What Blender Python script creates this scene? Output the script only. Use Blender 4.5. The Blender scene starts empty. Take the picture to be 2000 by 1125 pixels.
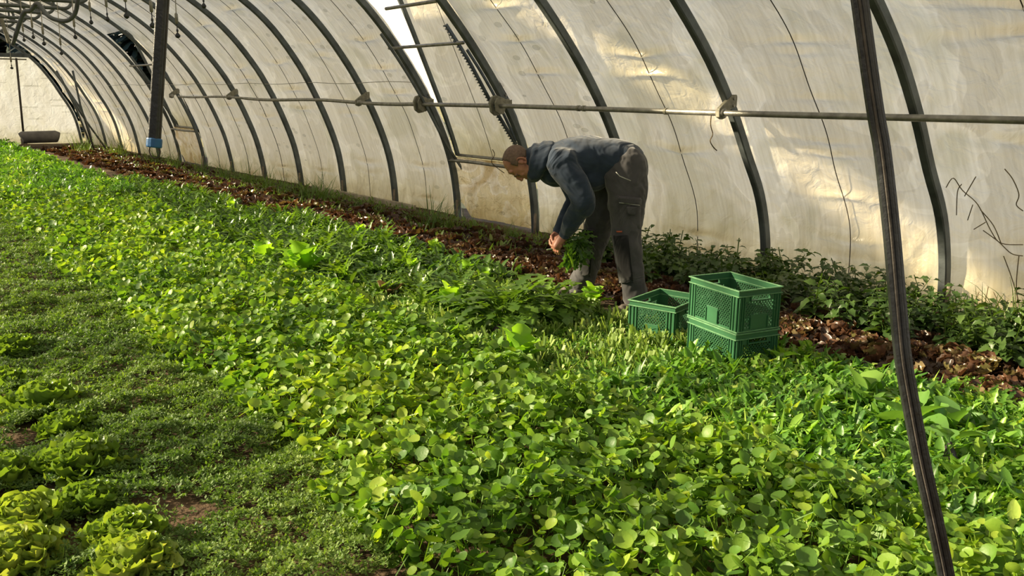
import bpy, math, random
import numpy as np
from mathutils import Vector, Matrix, Quaternion, noise
random.seed(7); rng = np.random.default_rng(7)
SC = bpy.context.scene; COL = SC.collection
pi = math.pi
# ------------------------------------------------------------------ camera
f, ca, cp, cr, H0 = 1662.62, .65020, .22380, .0088, 1.4
S, Y1 = 1.3929, 2.6901                       # hoop spacing, first hoop
Fv = np.array([math.sin(ca)*math.cos(cp), math.cos(ca)*math.cos(cp), -math.sin(cp)])
R0 = np.array([math.cos(ca), -math.sin(ca), 0.]); U0 = np.cross(R0, Fv)
Rv = math.cos(cr)*R0+math.sin(cr)*U0; Uv = -math.sin(cr)*R0+math.cos(cr)*U0
CAM = np.array([0, 0, H0]); FH = np.array([math.sin(ca), math.cos(ca), 0.])
def ray(x, y): return (x-1000)*Rv+(562.5-y)*Uv+f*Fv
def G(x, y, z=0.): d = ray(x, y); return CAM+d*((z-H0)/d[2])
def PY(x, y, Y): d = ray(x, y); return CAM+d*(Y/d[1])
def W(x, y, g): d = ray(x, y); return CAM+d*(g/(d@FH))
cam = bpy.data.cameras.new('camera'); co = bpy.data.objects.new('camera', cam); COL.objects.link(co)
M = Matrix(((Rv[0], Uv[0], -Fv[0], 0), (Rv[1], Uv[1], -Fv[1], 0), (Rv[2], Uv[2], -Fv[2], H0), (0, 0, 0, 1)))
co.matrix_world = M; cam.sensor_width = 36; cam.lens = f*36/2000; cam.clip_end = 400; SC.camera = co
# ------------------------------------------------------------------ tagging
def tag(o, label=None, cat=None, group=None, kind=None):
    if label: o['label'] = label
    if cat: o['category'] = cat
    if group: o['group'] = group
    if kind: o['kind'] = kind
    return o
def thing(name, loc=(0, 0, 0), label=None, cat=None, group=None, rz=0):
    o = bpy.data.objects.new(name, None); COL.objects.link(o); o.location = loc; o.rotation_euler = (0, 0, rz)
    o.empty_display_size = .05
    return tag(o, label, cat, group)
class MB:
    def __init__(s): s.v = []; s.f = []
    def add(s, V, F):
        n = len(s.v); s.v += [tuple(map(float, p)) for p in V]; s.f += [tuple(int(i)+n for i in q) for q in F]; return s
    def box(s, c, d, rot=None):
        V = []
        for i in (-1, 1):
            for j in (-1, 1):
                for k in (-1, 1):
                    p = Vector((i*d[0]/2, j*d[1]/2, k*d[2]/2))
                    if rot is not None: p = rot @ p
                    V.append(p+Vector(c))
        return s.add(V, [(0, 1, 3, 2), (4, 6, 7, 5), (0, 4, 5, 1), (2, 3, 7, 6), (0, 2, 6, 4), (1, 5, 7, 3)])
    def beam(s, a, b, w, h, side=(0, 0, 1)):
        a = Vector(a); b = Vector(b); t = (b-a).normalized(); sd = Vector(side); n = t.cross(sd).normalized(); m = n.cross(t)
        V = [p+n*i*w/2+m*j*h/2 for p in (a, b) for i, j in ((-1, -1), (1, -1), (1, 1), (-1, 1))]
        return s.add(V, [(0, 1, 5, 4), (1, 2, 6, 5), (2, 3, 7, 6), (3, 0, 4, 7), (3, 2, 1, 0), (4, 5, 6, 7)])
    def sweep(s, pts, sec, side=(0, 1, 0), caps=True):
        """sweep a 2-D section (list of (u,v)); u along `side`, v along tangent x side; sec may be a list per point"""
        P = [Vector(p) for p in pts]; n = len(P); V = []; k = None
        for i, p in enumerate(P):
            t = (P[min(i+1, n-1)]-P[max(i-1, 0)]).normalized(); sd = Vector(side(i) if callable(side) else side)
            u = (sd-t*sd.dot(t)).normalized(); v = t.cross(u)
            sc_ = sec(i) if callable(sec) else sec; k = len(sc_)
            V += [p+u*a+v*b for a, b in sc_]
        F = [(i*k+j, i*k+(j+1) % k, (i+1)*k+(j+1) % k, (i+1)*k+j) for i in range(n-1) for j in range(k)]
        if caps: F += [tuple(range(k-1, -1, -1)), tuple((n-1)*k+j for j in range(k))]
        return s.add(V, F)
    def tube(s, pts, r, n=8, side=None, caps=True):
        P = [Vector(p) for p in pts]; d = P[-1]-P[0]
        if side is None: side = (0, 0, 1) if abs(d.normalized().z) < .8 else (1, .3, 0)
        def sec(i):
            rr = r[i] if hasattr(r, '__len__') else r
            return [(rr*math.cos(2*pi*j/n), rr*math.sin(2*pi*j/n)) for j in range(n)]
        return s.sweep(P, sec, side, caps)
    def build(s, name, mat, parent=None, smooth=False, bevel=0, loc=None, label=None):
        me = bpy.data.meshes.new(name); me.from_pydata(s.v, [], s.f); me.materials.append(mat); me.update()
        if smooth: me.shade_smooth()
        o = bpy.data.objects.new(name, me); COL.objects.link(o)
        if parent: o.parent = parent
        if loc is not None: o.location = loc
        if bevel:
            b = o.modifiers.new('bevel', 'BEVEL'); b.width = bevel; b.segments = 2; b.limit_method = 'ANGLE'
        if label: o['label'] = label
        return o
def cat_rom(P, n):
    P = np.array(P, float); K = len(P); out = []
    for i in range(K-1):
        p0 = P[max(i-1, 0)]; p1 = P[i]; p2 = P[i+1]; p3 = P[min(i+2, K-1)]
        for j in range(n):
            t = j/n; out.append(.5*((2*p1)+(-p0+p2)*t+(2*p0-5*p1+4*p2-p3)*t*t+(-p0+3*p1-3*p2+p3)*t**3))
    out.append(P[-1]); return np.array(out)
def npmesh(name, V, F, mat, smooth=True, attr=None):
    """V (n,3), F (m,k) uniform polygons"""
    me = bpy.data.meshes.new(name); V = np.asarray(V, np.float32); F = np.asarray(F, np.int32); m, k = F.shape
    me.vertices.add(len(V)); me.vertices.foreach_set('co', V.ravel())
    me.loops.add(m*k); me.loops.foreach_set('vertex_index', F.ravel())
    me.polygons.add(m); me.polygons.foreach_set('loop_start', np.arange(0, m*k, k, dtype=np.int32))
    me.polygons.foreach_set('loop_total', np.full(m, k, np.int32))
    if smooth: me.polygons.foreach_set('use_smooth', np.ones(m, bool))
    if attr is not None:
        for nm, arr in attr.items():
            a = me.attributes.new(nm, 'FLOAT', 'POINT'); a.data.foreach_set('value', np.asarray(arr, np.float32))
    me.update(calc_edges=True); me.materials.append(mat); return me
def link(name, me, parent=None):
    o = bpy.data.objects.new(name, me); COL.objects.link(o)
    if parent: o.parent = parent
    return o
# ------------------------------------------------------------------ materials
def newmat(name):
    m = bpy.data.materials.new(name); m.use_nodes = True; nt = m.node_tree; nt.nodes.clear()
    out = nt.nodes.new('ShaderNodeOutputMaterial'); return m, nt, out
def N(nt, t, ins=None, **kw):
    n = nt.nodes.new('ShaderNode'+t)
    for k, v in kw.items(): setattr(n, k, v)
    for k, v in (ins or {}).items():
        if isinstance(v, bpy.types.NodeSocket): nt.links.new(v, n.inputs[k])
        else: n.inputs[k].default_value = v
    return n
def ramp(nt, fac, stops):
    r = nt.nodes.new('ShaderNodeValToRGB'); nt.links.new(fac, r.inputs[0]); e = r.color_ramp.elements
    while len(e) > 1: e.remove(e[-1])
    e[0].position = stops[0][0]; e[0].color = (*stops[0][1], 1)
    for p, c in stops[1:]:
        q = e.new(p); q.color = (*c, 1)
    return r.outputs[0]
def basic(name, col, rough=.6, metal=0, var=.25, scale=12, bump=.2, bscale=60, spec=.5, bd=.01):
    m, nt, out = newmat(name)
    tc = N(nt, 'TexCoord'); nz = N(nt, 'TexNoise', {'Vector': tc.outputs['Object'], 'Scale': scale, 'Detail': 4.})
    c2 = tuple(x*(1-var) for x in col); c1 = tuple(min(1, x*(1+var)) for x in col)
    cl = ramp(nt, nz.outputs[0], [(.3, c2), (.7, c1)])
    nb = N(nt, 'TexNoise', {'Vector': tc.outputs['Object'], 'Scale': bscale, 'Detail': 3.})
    bp = N(nt, 'Bump', {'Height': nb.outputs[0], 'Strength': bump, 'Distance': bd})
    p = N(nt, 'BsdfPrincipled', {'Base Color': cl, 'Roughness': rough, 'Metallic': metal, 'Normal': bp.outputs[0], 'Specular IOR Level': spec})
    nt.links.new(p.outputs[0], out.inputs[0]); return m
def leafmat(name, stops, trans, rough=.38, tmix=.42, bump=.25, bscale=90, objrand=False, spec=.5):
    """stops: colour ramp over a per-leaf value; trans multiplies into the light coming through the blade"""
    m, nt, out = newmat(name); tc = N(nt, 'TexCoord')
    a = N(nt, 'Attribute', attribute_name='rnd').outputs['Fac']
    if objrand:
        oi = N(nt, 'ObjectInfo'); mm = N(nt, 'Math', {0: a, 1: oi.outputs['Random']}, operation='ADD')
        a = N(nt, 'Math', {0: mm.outputs[0], 1: .5}, operation='MULTIPLY').outputs[0]
    nz = N(nt, 'TexNoise', {'Vector': tc.outputs['Object'], 'Scale': 9., 'Detail': 2.})
    ad = N(nt, 'Math', {0: nz.outputs[0], 1: -.5}, operation='ADD'); ml = N(nt, 'Math', {0: ad.outputs[0], 1: .5}, operation='MULTIPLY')
    v = N(nt, 'Math', {0: a, 1: ml.outputs[0]}, operation='ADD')
    c = ramp(nt, v.outputs[0], stops)
    nb = N(nt, 'TexNoise', {'Vector': tc.outputs['Object'], 'Scale': bscale, 'Detail': 2.})
    bp = N(nt, 'Bump', {'Height': nb.outputs[0], 'Strength': bump, 'Distance': .004})
    p = N(nt, 'BsdfPrincipled', {'Base Color': c, 'Roughness': rough, 'Normal': bp.outputs[0], 'Specular IOR Level': spec})
    mx = N(nt, 'Mix', {'Factor': 1., 'A': c, 'B': (*trans, 1)}, data_type='RGBA', blend_type='MULTIPLY') if False else None
    mul = nt.nodes.new('ShaderNodeMixRGB'); mul.blend_type = 'MULTIPLY'; mul.inputs[0].default_value = 1
    nt.links.new(c, mul.inputs[1]); mul.inputs[2].default_value = (*trans, 1)
    t = N(nt, 'BsdfTranslucent', {'Color': mul.outputs[0]})
    mix = N(nt, 'MixShader', {0: tmix, 1: p.outputs[0], 2: t.outputs[0]}); nt.links.new(mix.outputs[0], out.inputs[0]); return m
m_steel = basic('hoop_steel', (.10, .115, .12), .5, .35, .35, 8, .2, 40)
m_galv = basic('galvanised_tube', (.30, .29, .26), .45, .55, .3, 15, .2, 80)
m_bracket = basic('dull_bracket', (.23, .22, .17), .6, .3, .3, 30, .3, 80)
m_black = basic('black_rubber', (.018, .02, .022), .42, 0, .4, 20, .3, 60)
m_groove = basic('worn_rubber_groove', (.055, .048, .042), .7, 0, .4, 20, .3, 60)
m_blue = basic('blue_plastic', (.01, .09, .25), .4, 0, .15, 20, .1, 60)
m_wire = basic('dark_wire', (.05, .04, .03), .6, 0, .3, 20, .1, 60)
m_hose = basic('pale_hose', (.35, .33, .28), .5, 0, .2, 20, .1, 60)
m_wood = basic('weathered_wood', (.20, .16, .12), .8, 0, .4, 20, .6, 50)
m_rope = basic('twine', (.10, .07, .03), .9, 0, .3, 50, .4, 200)
m_board = basic('base_board', (.42, .36, .25), .8, 0, .4, 6, .5, 40)
# soil
m_soil, nt, out = newmat('soil'); tc = N(nt, 'TexCoord')
n1 = N(nt, 'TexNoise', {'Vector': tc.outputs['Object'], 'Scale': 3., 'Detail': 8.}); n2 = N(nt, 'TexNoise', {'Vector': tc.outputs['Object'], 'Scale': 35., 'Detail': 6.})
c = ramp(nt, n1.outputs[0], [(.35, (.045, .030, .018)), (.6, (.10, .066, .038)), (.75, (.15, .11, .07))])
bp = N(nt, 'Bump', {'Height': n2.outputs[0], 'Strength': .9, 'Distance': .03})
p = N(nt, 'BsdfPrincipled', {'Base Color': c, 'Roughness': .95, 'Normal': bp.outputs[0], 'Specular IOR Level': .2}); nt.links.new(p.outputs[0], out.inputs[0])
m_field = basic('outside_meadow', (.30, .27, .13), .95, 0, .35, .6, .6, 8, .1, .1)
# film: translucent sheet, streaks, stains with a shape of their own
def filmmat(name, col, stain, wet, dirt_h=0., transp=.0, bumpd=.03):
    m, nt, out = newmat(name); tc = N(nt, 'TexCoord'); ob = tc.outputs['Object']
    # run-down streaks: stretched along the height
    mp = N(nt, 'Mapping', {'Vector': ob, 'Scale': (3., 30., 1.2)}); st = N(nt, 'TexNoise', {'Vector': mp.outputs[0], 'Scale': 1.3, 'Detail': 6.})
    s1 = ramp(nt, st.outputs[0], [(.30, (.86, .84, .80)), (.62, (1, 1, 1))])
    big = N(nt, 'TexNoise', {'Vector': ob, 'Scale': 1.1, 'Detail': 3., 'Distortion': 1.4})
    s2 = ramp(nt, big.outputs[0], [(.36, stain), (.50, (1, 1, 1)), (.505, (1, 1, 1)), (.515, wet)])
    # droplets / lens-shaped water marks
    mp2 = N(nt, 'Mapping', {'Vector': ob, 'Scale': (.6, 2.3, 5.5)}); vo = N(nt, 'TexVoronoi', {'Vector': mp2.outputs[0], 'Scale': 1.5, 'Randomness': 1.})
    spot = ramp(nt, vo.outputs['Distance'], [(.0, (.78, .78, .76)), (.17, (.80, .80, .78)), (.185, (.62, .62, .6)), (.20, (1, 1, 1))])
    m3 = N(nt, 'TexNoise', {'Vector': ob, 'Scale': .55, 'Detail': 1.}); msk = ramp(nt, m3.outputs[0], [(.52, (0, 0, 0)), (.56, (1, 1, 1))])
    sp = nt.nodes.new('ShaderNodeMixRGB'); nt.links.new(msk, sp.inputs[0]); sp.inputs[1].default_value = (1, 1, 1, 1); nt.links.new(spot, sp.inputs[2])
    def mul(a, b):
        q = nt.nodes.new('ShaderNodeMixRGB'); q.blend_type = 'MULTIPLY'; q.inputs[0].default_value = 1
        for i, v in ((1, a), (2, b)):
            if isinstance(v, bpy.types.NodeSocket): nt.links.new(v, q.inputs[i])
            else: q.inputs[i].default_value = (*v, 1)
        return q.outputs[0]
    sep = N(nt, 'SeparateXYZ', {0: ob})
    hz = N(nt, 'TexNoise', {'Vector': ob, 'Scale': 5., 'Detail': 4.}); hh = N(nt, 'Math', {0: hz.outputs[0], 1: .5, 2: sep.outputs[2]}, operation='MULTIPLY_ADD')
    dirt = ramp(nt, hh.outputs[0], [(.22, (.62, .57, .40)), (.45, (.85, .83, .70)), (.75, (1, 1, 1))])
    # film doubled over each hoop: paler band with a scalloped edge
    yy = N(nt, 'Math', {0: sep.outputs[1], 1: Y1}, operation='SUBTRACT'); fr = N(nt, 'Math', {0: yy.outputs[0], 1: S}, operation='PINGPONG') if False else N(nt, 'Math', {0: N(nt, 'Math', {0: yy.outputs[0], 1: S/2}, operation='ADD').outputs[0], 1: S}, operation='FLOORED_MODULO')
    ctr = N(nt, 'Math', {0: fr.outputs[0], 1: S/2}, operation='SUBTRACT'); ab = N(nt, 'Math', {0: ctr.outputs[0]}, operation='ABSOLUTE')
    sn = N(nt, 'TexNoise', {'Vector': ob, 'Scale': 2.6, 'Detail': 2.}); ed = N(nt, 'Math', {0: sn.outputs[0], 1: .55, 2: ab.outputs[0]}, operation='MULTIPLY_ADD')
    band = ramp(nt, ed.outputs[0], [(.50, (1, 1, 1)), (.512, (.86, .85, .83))])
    k = mul(mul(mul(mul(mul(col, s1), s2), sp.outputs[0]), dirt), band)
    nb = N(nt, 'TexNoise', {'Vector': ob, 'Scale': 7., 'Detail': 5., 'Distortion': 1.})
    bp = N(nt, 'Bump', {'Height': nb.outputs[0], 'Strength': .8, 'Distance': bumpd})
    tl = N(nt, 'BsdfTranslucent', {'Color': k, 'Normal': bp.outputs[0]}); df = N(nt, 'BsdfDiffuse', {'Color': k, 'Normal': bp.outputs[0]})
    mx = N(nt, 'MixShader', {0: .38, 1: tl.outputs[0], 2: df.outputs[0]})
    gl = N(nt, 'BsdfGlossy', {'Color': (.9, .9, .9, 1), 'Roughness': .3, 'Normal': bp.outputs[0]})
    m2 = N(nt, 'MixShader', {0: .05, 1: mx.outputs[0], 2: gl.outputs[0]}); res = m2
    if transp:
        tr = N(nt, 'BsdfTransparent', {'Color': (1, 1, 1, 1)}); res = N(nt, 'MixShader', {0: transp, 1: m2.outputs[0], 2: tr.outputs[0]})
    nt.links.new(res.outputs[0], out.inputs[0]); return m
m_film = filmmat('greenhouse_film', (.93, .855, .695), (.80, .80, .74), (.90, .895, .88))
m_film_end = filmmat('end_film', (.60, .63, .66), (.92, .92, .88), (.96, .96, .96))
m_loose = filmmat('loose_skirt_film', (.90, .80, .62), (.70, .60, .42), (.9, .85, .7), bumpd=.12)
# ------------------------------------------------------------------ arch geometry
TAB = {2.7: [(5.72, -.1), (5.67, .3), (5.54, .65), (5.31, .97), (5.09, 1.3), (4.82, 1.63), (4.50, 1.93), (4.15, 2.2), (3.6, 2.53), (2.9, 2.83), (2.0, 3.08), (1., 3.23), (.3, 3.26)],
 6.9: [(5.53, -.1), (5.50, .3), (5.43, .65), (5.31, .97), (5.13, 1.3), (4.86, 1.68), (4.55, 2.05), (4.22, 2.38), (3.7, 2.73), (2.95, 3.03), (2., 3.27), (1., 3.41), (.3, 3.45)],
 11.05: [(5.40, -.1), (5.38, .25), (5.32, .62), (5.19, 1.0), (5.03, 1.35), (4.81, 1.75), (4.47, 2.2), (4.08, 2.54), (3.5, 2.89), (2.8, 3.15), (1.95, 3.34), (1., 3.45), (.3, 3.48)],
 13.8: [(5.34, -.1), (5.31, .2), (5.22, .62), (5.08, 1.0), (4.92, 1.35), (4.70, 1.72), (4.34, 2.16), (3.93, 2.53), (3.4, 2.86), (2.7, 3.14), (1.9, 3.34), (1., 3.45), (.3, 3.48)],
 26.: [(4.92, -.1), (4.89, .2), (4.82, .6), (4.70, .95), (4.52, 1.28), (4.34, 1.62), (4.05, 2.05), (3.72, 2.38), (3.2, 2.75), (2.5, 3.08), (1.7, 3.3), (.9, 3.42), (.3, 3.45)]}
NA = 24
ARCS = {k: (lambda c: np.vstack([c, np.array([[.6-x, z] for x, z in c[-2::-1]])]))(cat_rom(v, 8)) for k, v in TAB.items()}
KEYS = sorted(ARCS); NR = len(ARCS[KEYS[0]]); HALF = (NR-1)//2
def arch(Y):
    Y_ = min(max(Y, KEYS[0]), KEYS[-1])
    for a, b in zip(KEYS[:-1], KEYS[1:]):
        if Y_ <= b:
            t = (Y_-a)/(b-a); return ARCS[a]*(1-t)+ARCS[b]*t
def arch_at(Y, z):
    A = arch(Y)[:HALF]; i = int(np.argmax(A[:, 1] >= z)); i = max(i, 1); t = (z-A[i-1, 1])/(A[i, 1]-A[i-1, 1]); return A[i-1, 0]*(1-t)+A[i, 0]*t
def normals(A):
    d = np.gradient(A, axis=0); n = np.stack([d[:, 1], -d[:, 0]], 1); return n/np.linalg.norm(n, axis=1, keepdims=True)   # outward
def hoopY(n): return Y1+n*S
YEND = 25.9
# ------------------------------------------------------------------ ground
me_ = MB(); nx, ny = 60, 130; V = []; F = []
for j in range(ny+1):
    for i in range(nx+1):
        x = -6+12*i/nx; y = -2+29*j/ny; z = .02*noise.noise(Vector((x*1.5, y*1.5, 0)))+.012*noise.noise(Vector((x*6, y*6, 3)))
        V.append((x, y, z))
F = [(j*(nx+1)+i, j*(nx+1)+i+1, (j+1)*(nx+1)+i+1, (j+1)*(nx+1)+i) for j in range(ny) for i in range(nx)]
me_.add(V, F); tag(me_.build('floor', m_soil, smooth=True), kind='structure')
g = MB(); g.add([(-60, -40, -.06), (90, -40, -.06), (90, 120, -.06), (-60, 120, -.06)], [(0, 1, 2, 3)]); tag(g.build('ground', m_field), kind='structure')
# ------------------------------------------------------------------ film with folds
SUN = Vector((.62, -.52, -.36)).normalized()           # direction the sunlight travels
VENTS = [3, 10]                                        # bays whose side vent is swung out
def film_disp(Y, s, z):
    """inward/outward ripples (m): bays billow, pinched folds radiate from the mid-bay wire"""
    u = (Y-Y1)/S; n = math.floor(u); w = (u-n-.5)*S; d = .012*math.cos(pi*(u-n-.5))-.0
    k = int(n)
    for q in range(14):
        sk = q*.27+.22*math.sin(k*7.3+q*2.1); dl = s-sk-.10*abs(w)*math.sin(q*1.7+k)
        d -= .050*(.5+.5*math.sin(q*3.1+k*1.3))*math.exp(-abs(w)/.26)*math.exp(-(dl/(.026+.05*abs(w)))**2)
    d += .014*noise.noise(Vector((Y*1.6, s*3.0, 1)))
    d += .0035*noise.noise(Vector((Y*7, s*11, 4)))
    if z < .7: d += (.7-z)*.03*noise.noise(Vector((Y*9+s*5, s*1.2, 2)))*2
    return d
def film_strip(name, ya, yb, r0, r1, dy, off=.058, mat=m_film, extra=None, sub=4):
    A0 = arch(ya); rows = np.linspace(r0, r1, max(2, int((r1-r0)*sub)+1)); ys = np.arange(ya, yb+1e-6, dy) if dy else [ya, yb]
    ys = np.linspace(ya, yb, max(2, int(round((yb-ya)/dy))+1)); V = []
    for Y in ys:
        A = arch(Y); n = normals(A); sl = np.concatenate([[0], np.cumsum(np.linalg.norm(np.diff(A, axis=0), axis=1))])
        for r in rows:
            i = min(int(r), NR-2); t = r-i; P = A[i]*(1-t)+A[i+1]*t; q = n[i]*(1-t)+n[i+1]*t; s_ = sl[i]*(1-t)+sl[i+1]*t
            dd = off+film_disp(Y, s_, P[1])+(extra(Y, P[1]) if extra else 0)
            V.append((P[0]+q[0]*dd, Y, P[1]+q[1]*dd))
    m = len(rows); F = [(j*m+i, j*m+i+1, (j+1)*m+i+1, (j+1)*m+i) for j in range(len(ys)-1) for i in range(m-1)]
    return V, F
def row_at(z):
    A = arch(8.); return float(np.argmax(A[:HALF, 1] >= z))
RS = 60.                                               # row where side sheet meets roof sheet (about z 2.6)
V = []; F = []
def addsheet(mb, *a, **k):
    v, fc = film_strip('x', *a, **k); mb.add(v, fc)
side = MB(); RV = row_at(.72)
for n in range(-2, 17):
    ya = hoopY(n); yb = min(hoopY(n+1), YEND)
    dy = .03 if n < 6 else .06; sub = 8 if n < 5 else (5 if n < 8 else 3)
    if n in VENTS: addsheet(side, ya, yb, RS-6, RS, .1, sub=2)
    else: addsheet(side, ya, yb, 1, RS, dy, sub=sub)
tag(side.build('wall_right', m_film, smooth=True), kind='structure')
roof = MB(); RL = HALF+16.                             # sheet stops left of the ridge; unseen rest left off to let sun in
# gaps cut in the unseen roof sheet to let beams onto the far wall
HOLES = []
def roofpanel(ya, yb, ra, rb): addsheet(roof, ya, yb, ra, rb, .35, sub=1)
for n in range(-5, 17):
    ya = hoopY(n); yb = min(hoopY(n+1), YEND)
    if n == 3:                                         # gap shaped in this bay's sheet for the beam on the wall
        addsheet(roof, ya, 7.10, RS, RL, .12, sub=.5); addsheet(roof, 7.74, yb, RS, RL, .12, sub=.5); addsheet(roof, 7.10, 7.74, RS, RS+6, .12, sub=.5)
    elif n in (1, 2): addsheet(roof, ya, yb, RS, HALF+7, .12, sub=1)  # sheet cut shorter here to let sun onto the near right-hand bed
    else: addsheet(roof, ya, yb, RS, RL, .12, sub=1)
tag(roof.build('ceiling', m_film, smooth=True), kind='structure')
# lower skirts of the vent bays
for n in VENTS:
    sk = MB(); ya = hoopY(n); yb = hoopY(n+1); V = []; ny_, nz_ = 60, 24
    for j in range(ny_+1):
        Y = ya+(yb-ya)*j/ny_
        for i in range(nz_+1):
            z = .70*(1-i/nz_)+.02*(i/nz_)+(.16*max(0, (j/ny_-.82)/.18)*(i/nz_))
            x = arch_at(Y, max(z, .0))+.03+.05*noise.noise(Vector((Y*2.2+z*2, z*5, n)))*(i/nz_)**.5+.02*noise.noise(Vector((Y*9-z*7, z*9, n)))
            V.append((x, Y, z))
    sk.add(V, [(j*(nz_+1)+i, j*(nz_+1)+i+1, (j+1)*(nz_+1)+i+1, (j+1)*(nz_+1)+i) for j in range(ny_) for i in range(nz_)])
    tag(sk.build('film_skirt', m_loose, smooth=True), 'crumpled sheet of loose film hanging under the vent rail '+('behind the bent-over man' if n == 3 else 'near the far end'), 'plastic sheet')
# ------------------------------------------------------------------ hoops
def ordinal(i): return ['first', 'second', 'third', 'fourth', 'fifth', 'sixth', 'seventh', 'eighth', 'ninth', 'tenth', 'eleventh', 'twelfth', 'thirteenth', 'fourteenth', 'fifteenth', 'sixteenth', 'seventeenth', 'eighteenth'][i]
def rsec(a, b, c=.25):
    return [(-a, -b*(1-c)), (-a*(1-c), -b), (a*(1-c), -b), (a, -b*(1-c)), (a, b*(1-c)), (a*(1-c), b), (-a*(1-c), b), (-a, b*(1-c))]
HOOPX = {}
for n in range(-4, 17):
    Y = hoopY(n); A = arch(Y); pts = [(A[0][0], Y, -.3)]+[(a[0], Y, a[1]) for a in A[::2]]+[(A[-1][0], Y, -.3)]
    r = .036 if n < 9 else .028
    if n < 0: lab = 'dark grey steel hoop of the tunnel beyond the right edge of the picture'; 
    elif n == 0: lab = 'dark steel hoop nearest the camera, beside the leaning black strap'
    elif n == 1: lab = 'dark steel hoop whose foot stands behind the stacked green crates'
    elif n == 2: lab = 'dark steel hoop that comes down behind the bent man\'s back'
    elif n == 3: lab = 'dark steel hoop that comes down behind the bent man\'s head'
    else: lab = ordinal(n)+' dark steel hoop counted from the right, '+('left of the open side vent' if n == 4 else 'between film panels towards the far end')
    h = thing('steel_hoop', (0, 0, 0), lab, 'hoop', 'steel hoops of the tunnel')
    MB().sweep(pts, rsec(r*.8, r), (0, 1, 0)).build('hoop_tube', m_steel, h, smooth=False, bevel=0)
    if 0 <= n < 12:
        x0 = arch_at(Y, 0.05)
        MB().tube([(x0-.05, Y-.05, -.1), (x0-.045, Y-.05, .20)], .014, 8).build('ground_peg', m_wood, h, smooth=True)
# mid-bay wires
for n in range(-1, 16):
    if n in VENTS: continue
    Y = hoopY(n)+S/2; A = arch(Y); q = normals(A)
    pts = [(a[0]+b[0]*.035, Y+.01*math.sin(i*.4), a[1]+b[1]*.035) for i, (a, b) in enumerate(zip(A[:HALF], q[:HALF]))]
    o = MB().tube(pts, .0035 if n < 7 else .005, 5, side=(0, 1, 0)).build('support_wire', m_wire)
    tag(o, 'thin dark wire arching up the film, '+ordinal(n+1)+' one counted from the right edge', 'wire', 'support wires between the hoops')
# thin horizontal wire above the shaft
for q_, (y0, y1, z) in enumerate([(hoopY(4), hoopY(13), 1.52)]):
    pts = [(arch_at(Y, z)-.03, Y, z+.01*math.sin(Y*3)) for Y in np.linspace(y0, y1, 40)]
    tag(MB().tube(pts, .004, 5, side=(1, 0, 0)).build('guide_string', m_hose), 'thin pale string running level just above the vent shaft', 'string')
# ------------------------------------------------------------------ vent shaft
shaft = thing('vent_shaft', (0, 0, 0), 'long galvanised tube running level along the right wall through brackets', 'shaft')
ZS = 1.285
def shaftx(Y): return arch_at(Y, ZS)-.15
pts = []
for Y in np.linspace(-3, 13.2, 120):
    z = ZS+(.004*math.sin(Y*1.2) if Y < 8.5 else .012*math.sin(Y*1.9)+.02*(Y-8.5)/5); pts.append((shaftx(Y), Y, z))
def shaftP(Y): return (shaftx(Y), Y, ZS+(.004*math.sin(Y*1.2) if Y < 8.5 else .012*math.sin(Y*1.9)+.02*(Y-8.5)/5))
MB().tube(pts, .021, 12, side=(1, 0, 0)).build('shaft_tube', m_galv, shaft, smooth=True)
pts = [(p[0], p[1], p[2]) for p in [shaftP(Y) for Y in np.linspace(13.2, 16.2, 12)]]
MB().tube(pts, .018, 8, side=(1, 0, 0)).build('shaft_tube', m_galv, shaft, smooth=True)
for Y in (4.6, 5.55, 5.62): MB().tube([shaftP(Y-.012), shaftP(Y+.012)], .026, 10, side=(1, 0, 0)).build('clamp_ring', m_bracket, shaft)
def bracket(n, gear=False, scale=1.):
    Y = hoopY(n)-.02; c = Vector(shaftP(Y)); hx = arch_at(Y, ZS+.06)
    t = thing('gear_bracket' if gear else 'shaft_bracket', tuple(c), None, 'bracket')
    m = MB(); w = .016
    if gear:
        out = [(-.075, .03), (-.05, .085), (0, .10), (.05, .085), (.09, .06), (.16, .07), (.16, .02), (.07, -.02), (.05, -.085), (-.01, -.095), (-.06, -.06)]
    else:
        out = [(-.04, -.03), (-.04, .03), (-.02, .045), (.10, .13), (.15, .13), (.15, .05), (.05, .01), (.035, -.035), (0, -.045)]
    k = len(out); V = [(x*scale, -w, z*scale) for x, z in out]+[(x*scale, w, z*scale) for x, z in out]
    m.add(V, [tuple(range(k)), tuple(range(2*k-1, k-1, -1))]+[(i, i+k, (i+1) % k+k, (i+1) % k) for i in range(k)])
    m.build('side_plate', m_bracket, t, bevel=.004)
    if gear:
        m2 = MB(); m2.add([(x*.86*scale, -.085, z*.86*scale) for x, z in out]+[(x*.86*scale, -.065, z*.86*scale) for x, z in out], [tuple(range(k)), tuple(range(2*k-1, k-1, -1))]+[(i, i+k, (i+1) % k+k, (i+1) % k) for i in range(k)])
        m2.build('side_plate', m_bracket, t, bevel=.004)
        # pinion with teeth
        g_ = MB(); T = 12; prof = []
        for i in range(T*2):
            a = pi*i/T; rr = (.044 if i % 2 else .034); prof.append((rr*math.cos(a), rr*math.sin(a)))
        kk = len(prof); g_.add([(x, -.063, z) for x, z in prof]+[(x, -.018, z) for x, z in prof], [tuple(range(kk)), tuple(range(2*kk-1, kk-1, -1))]+[(i, i+kk, (i+1) % kk+kk, (i+1) % kk) for i in range(kk)])
        g_.build('pinion_gear', m_steel, t)
    MB().tube([(-.0, -.03, 0), (0, .03, 0)], .034, 12, side=(1, 0, 0)).build('bearing', m_galv, t, smooth=True)
    for z in (.05, .10): MB().tube([(.11*scale, -.026, z*scale), (.11*scale, .026, z*scale)], .010, 6, side=(1, 0, 0)).build('bolt', m_galv, t)
    return t
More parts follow.
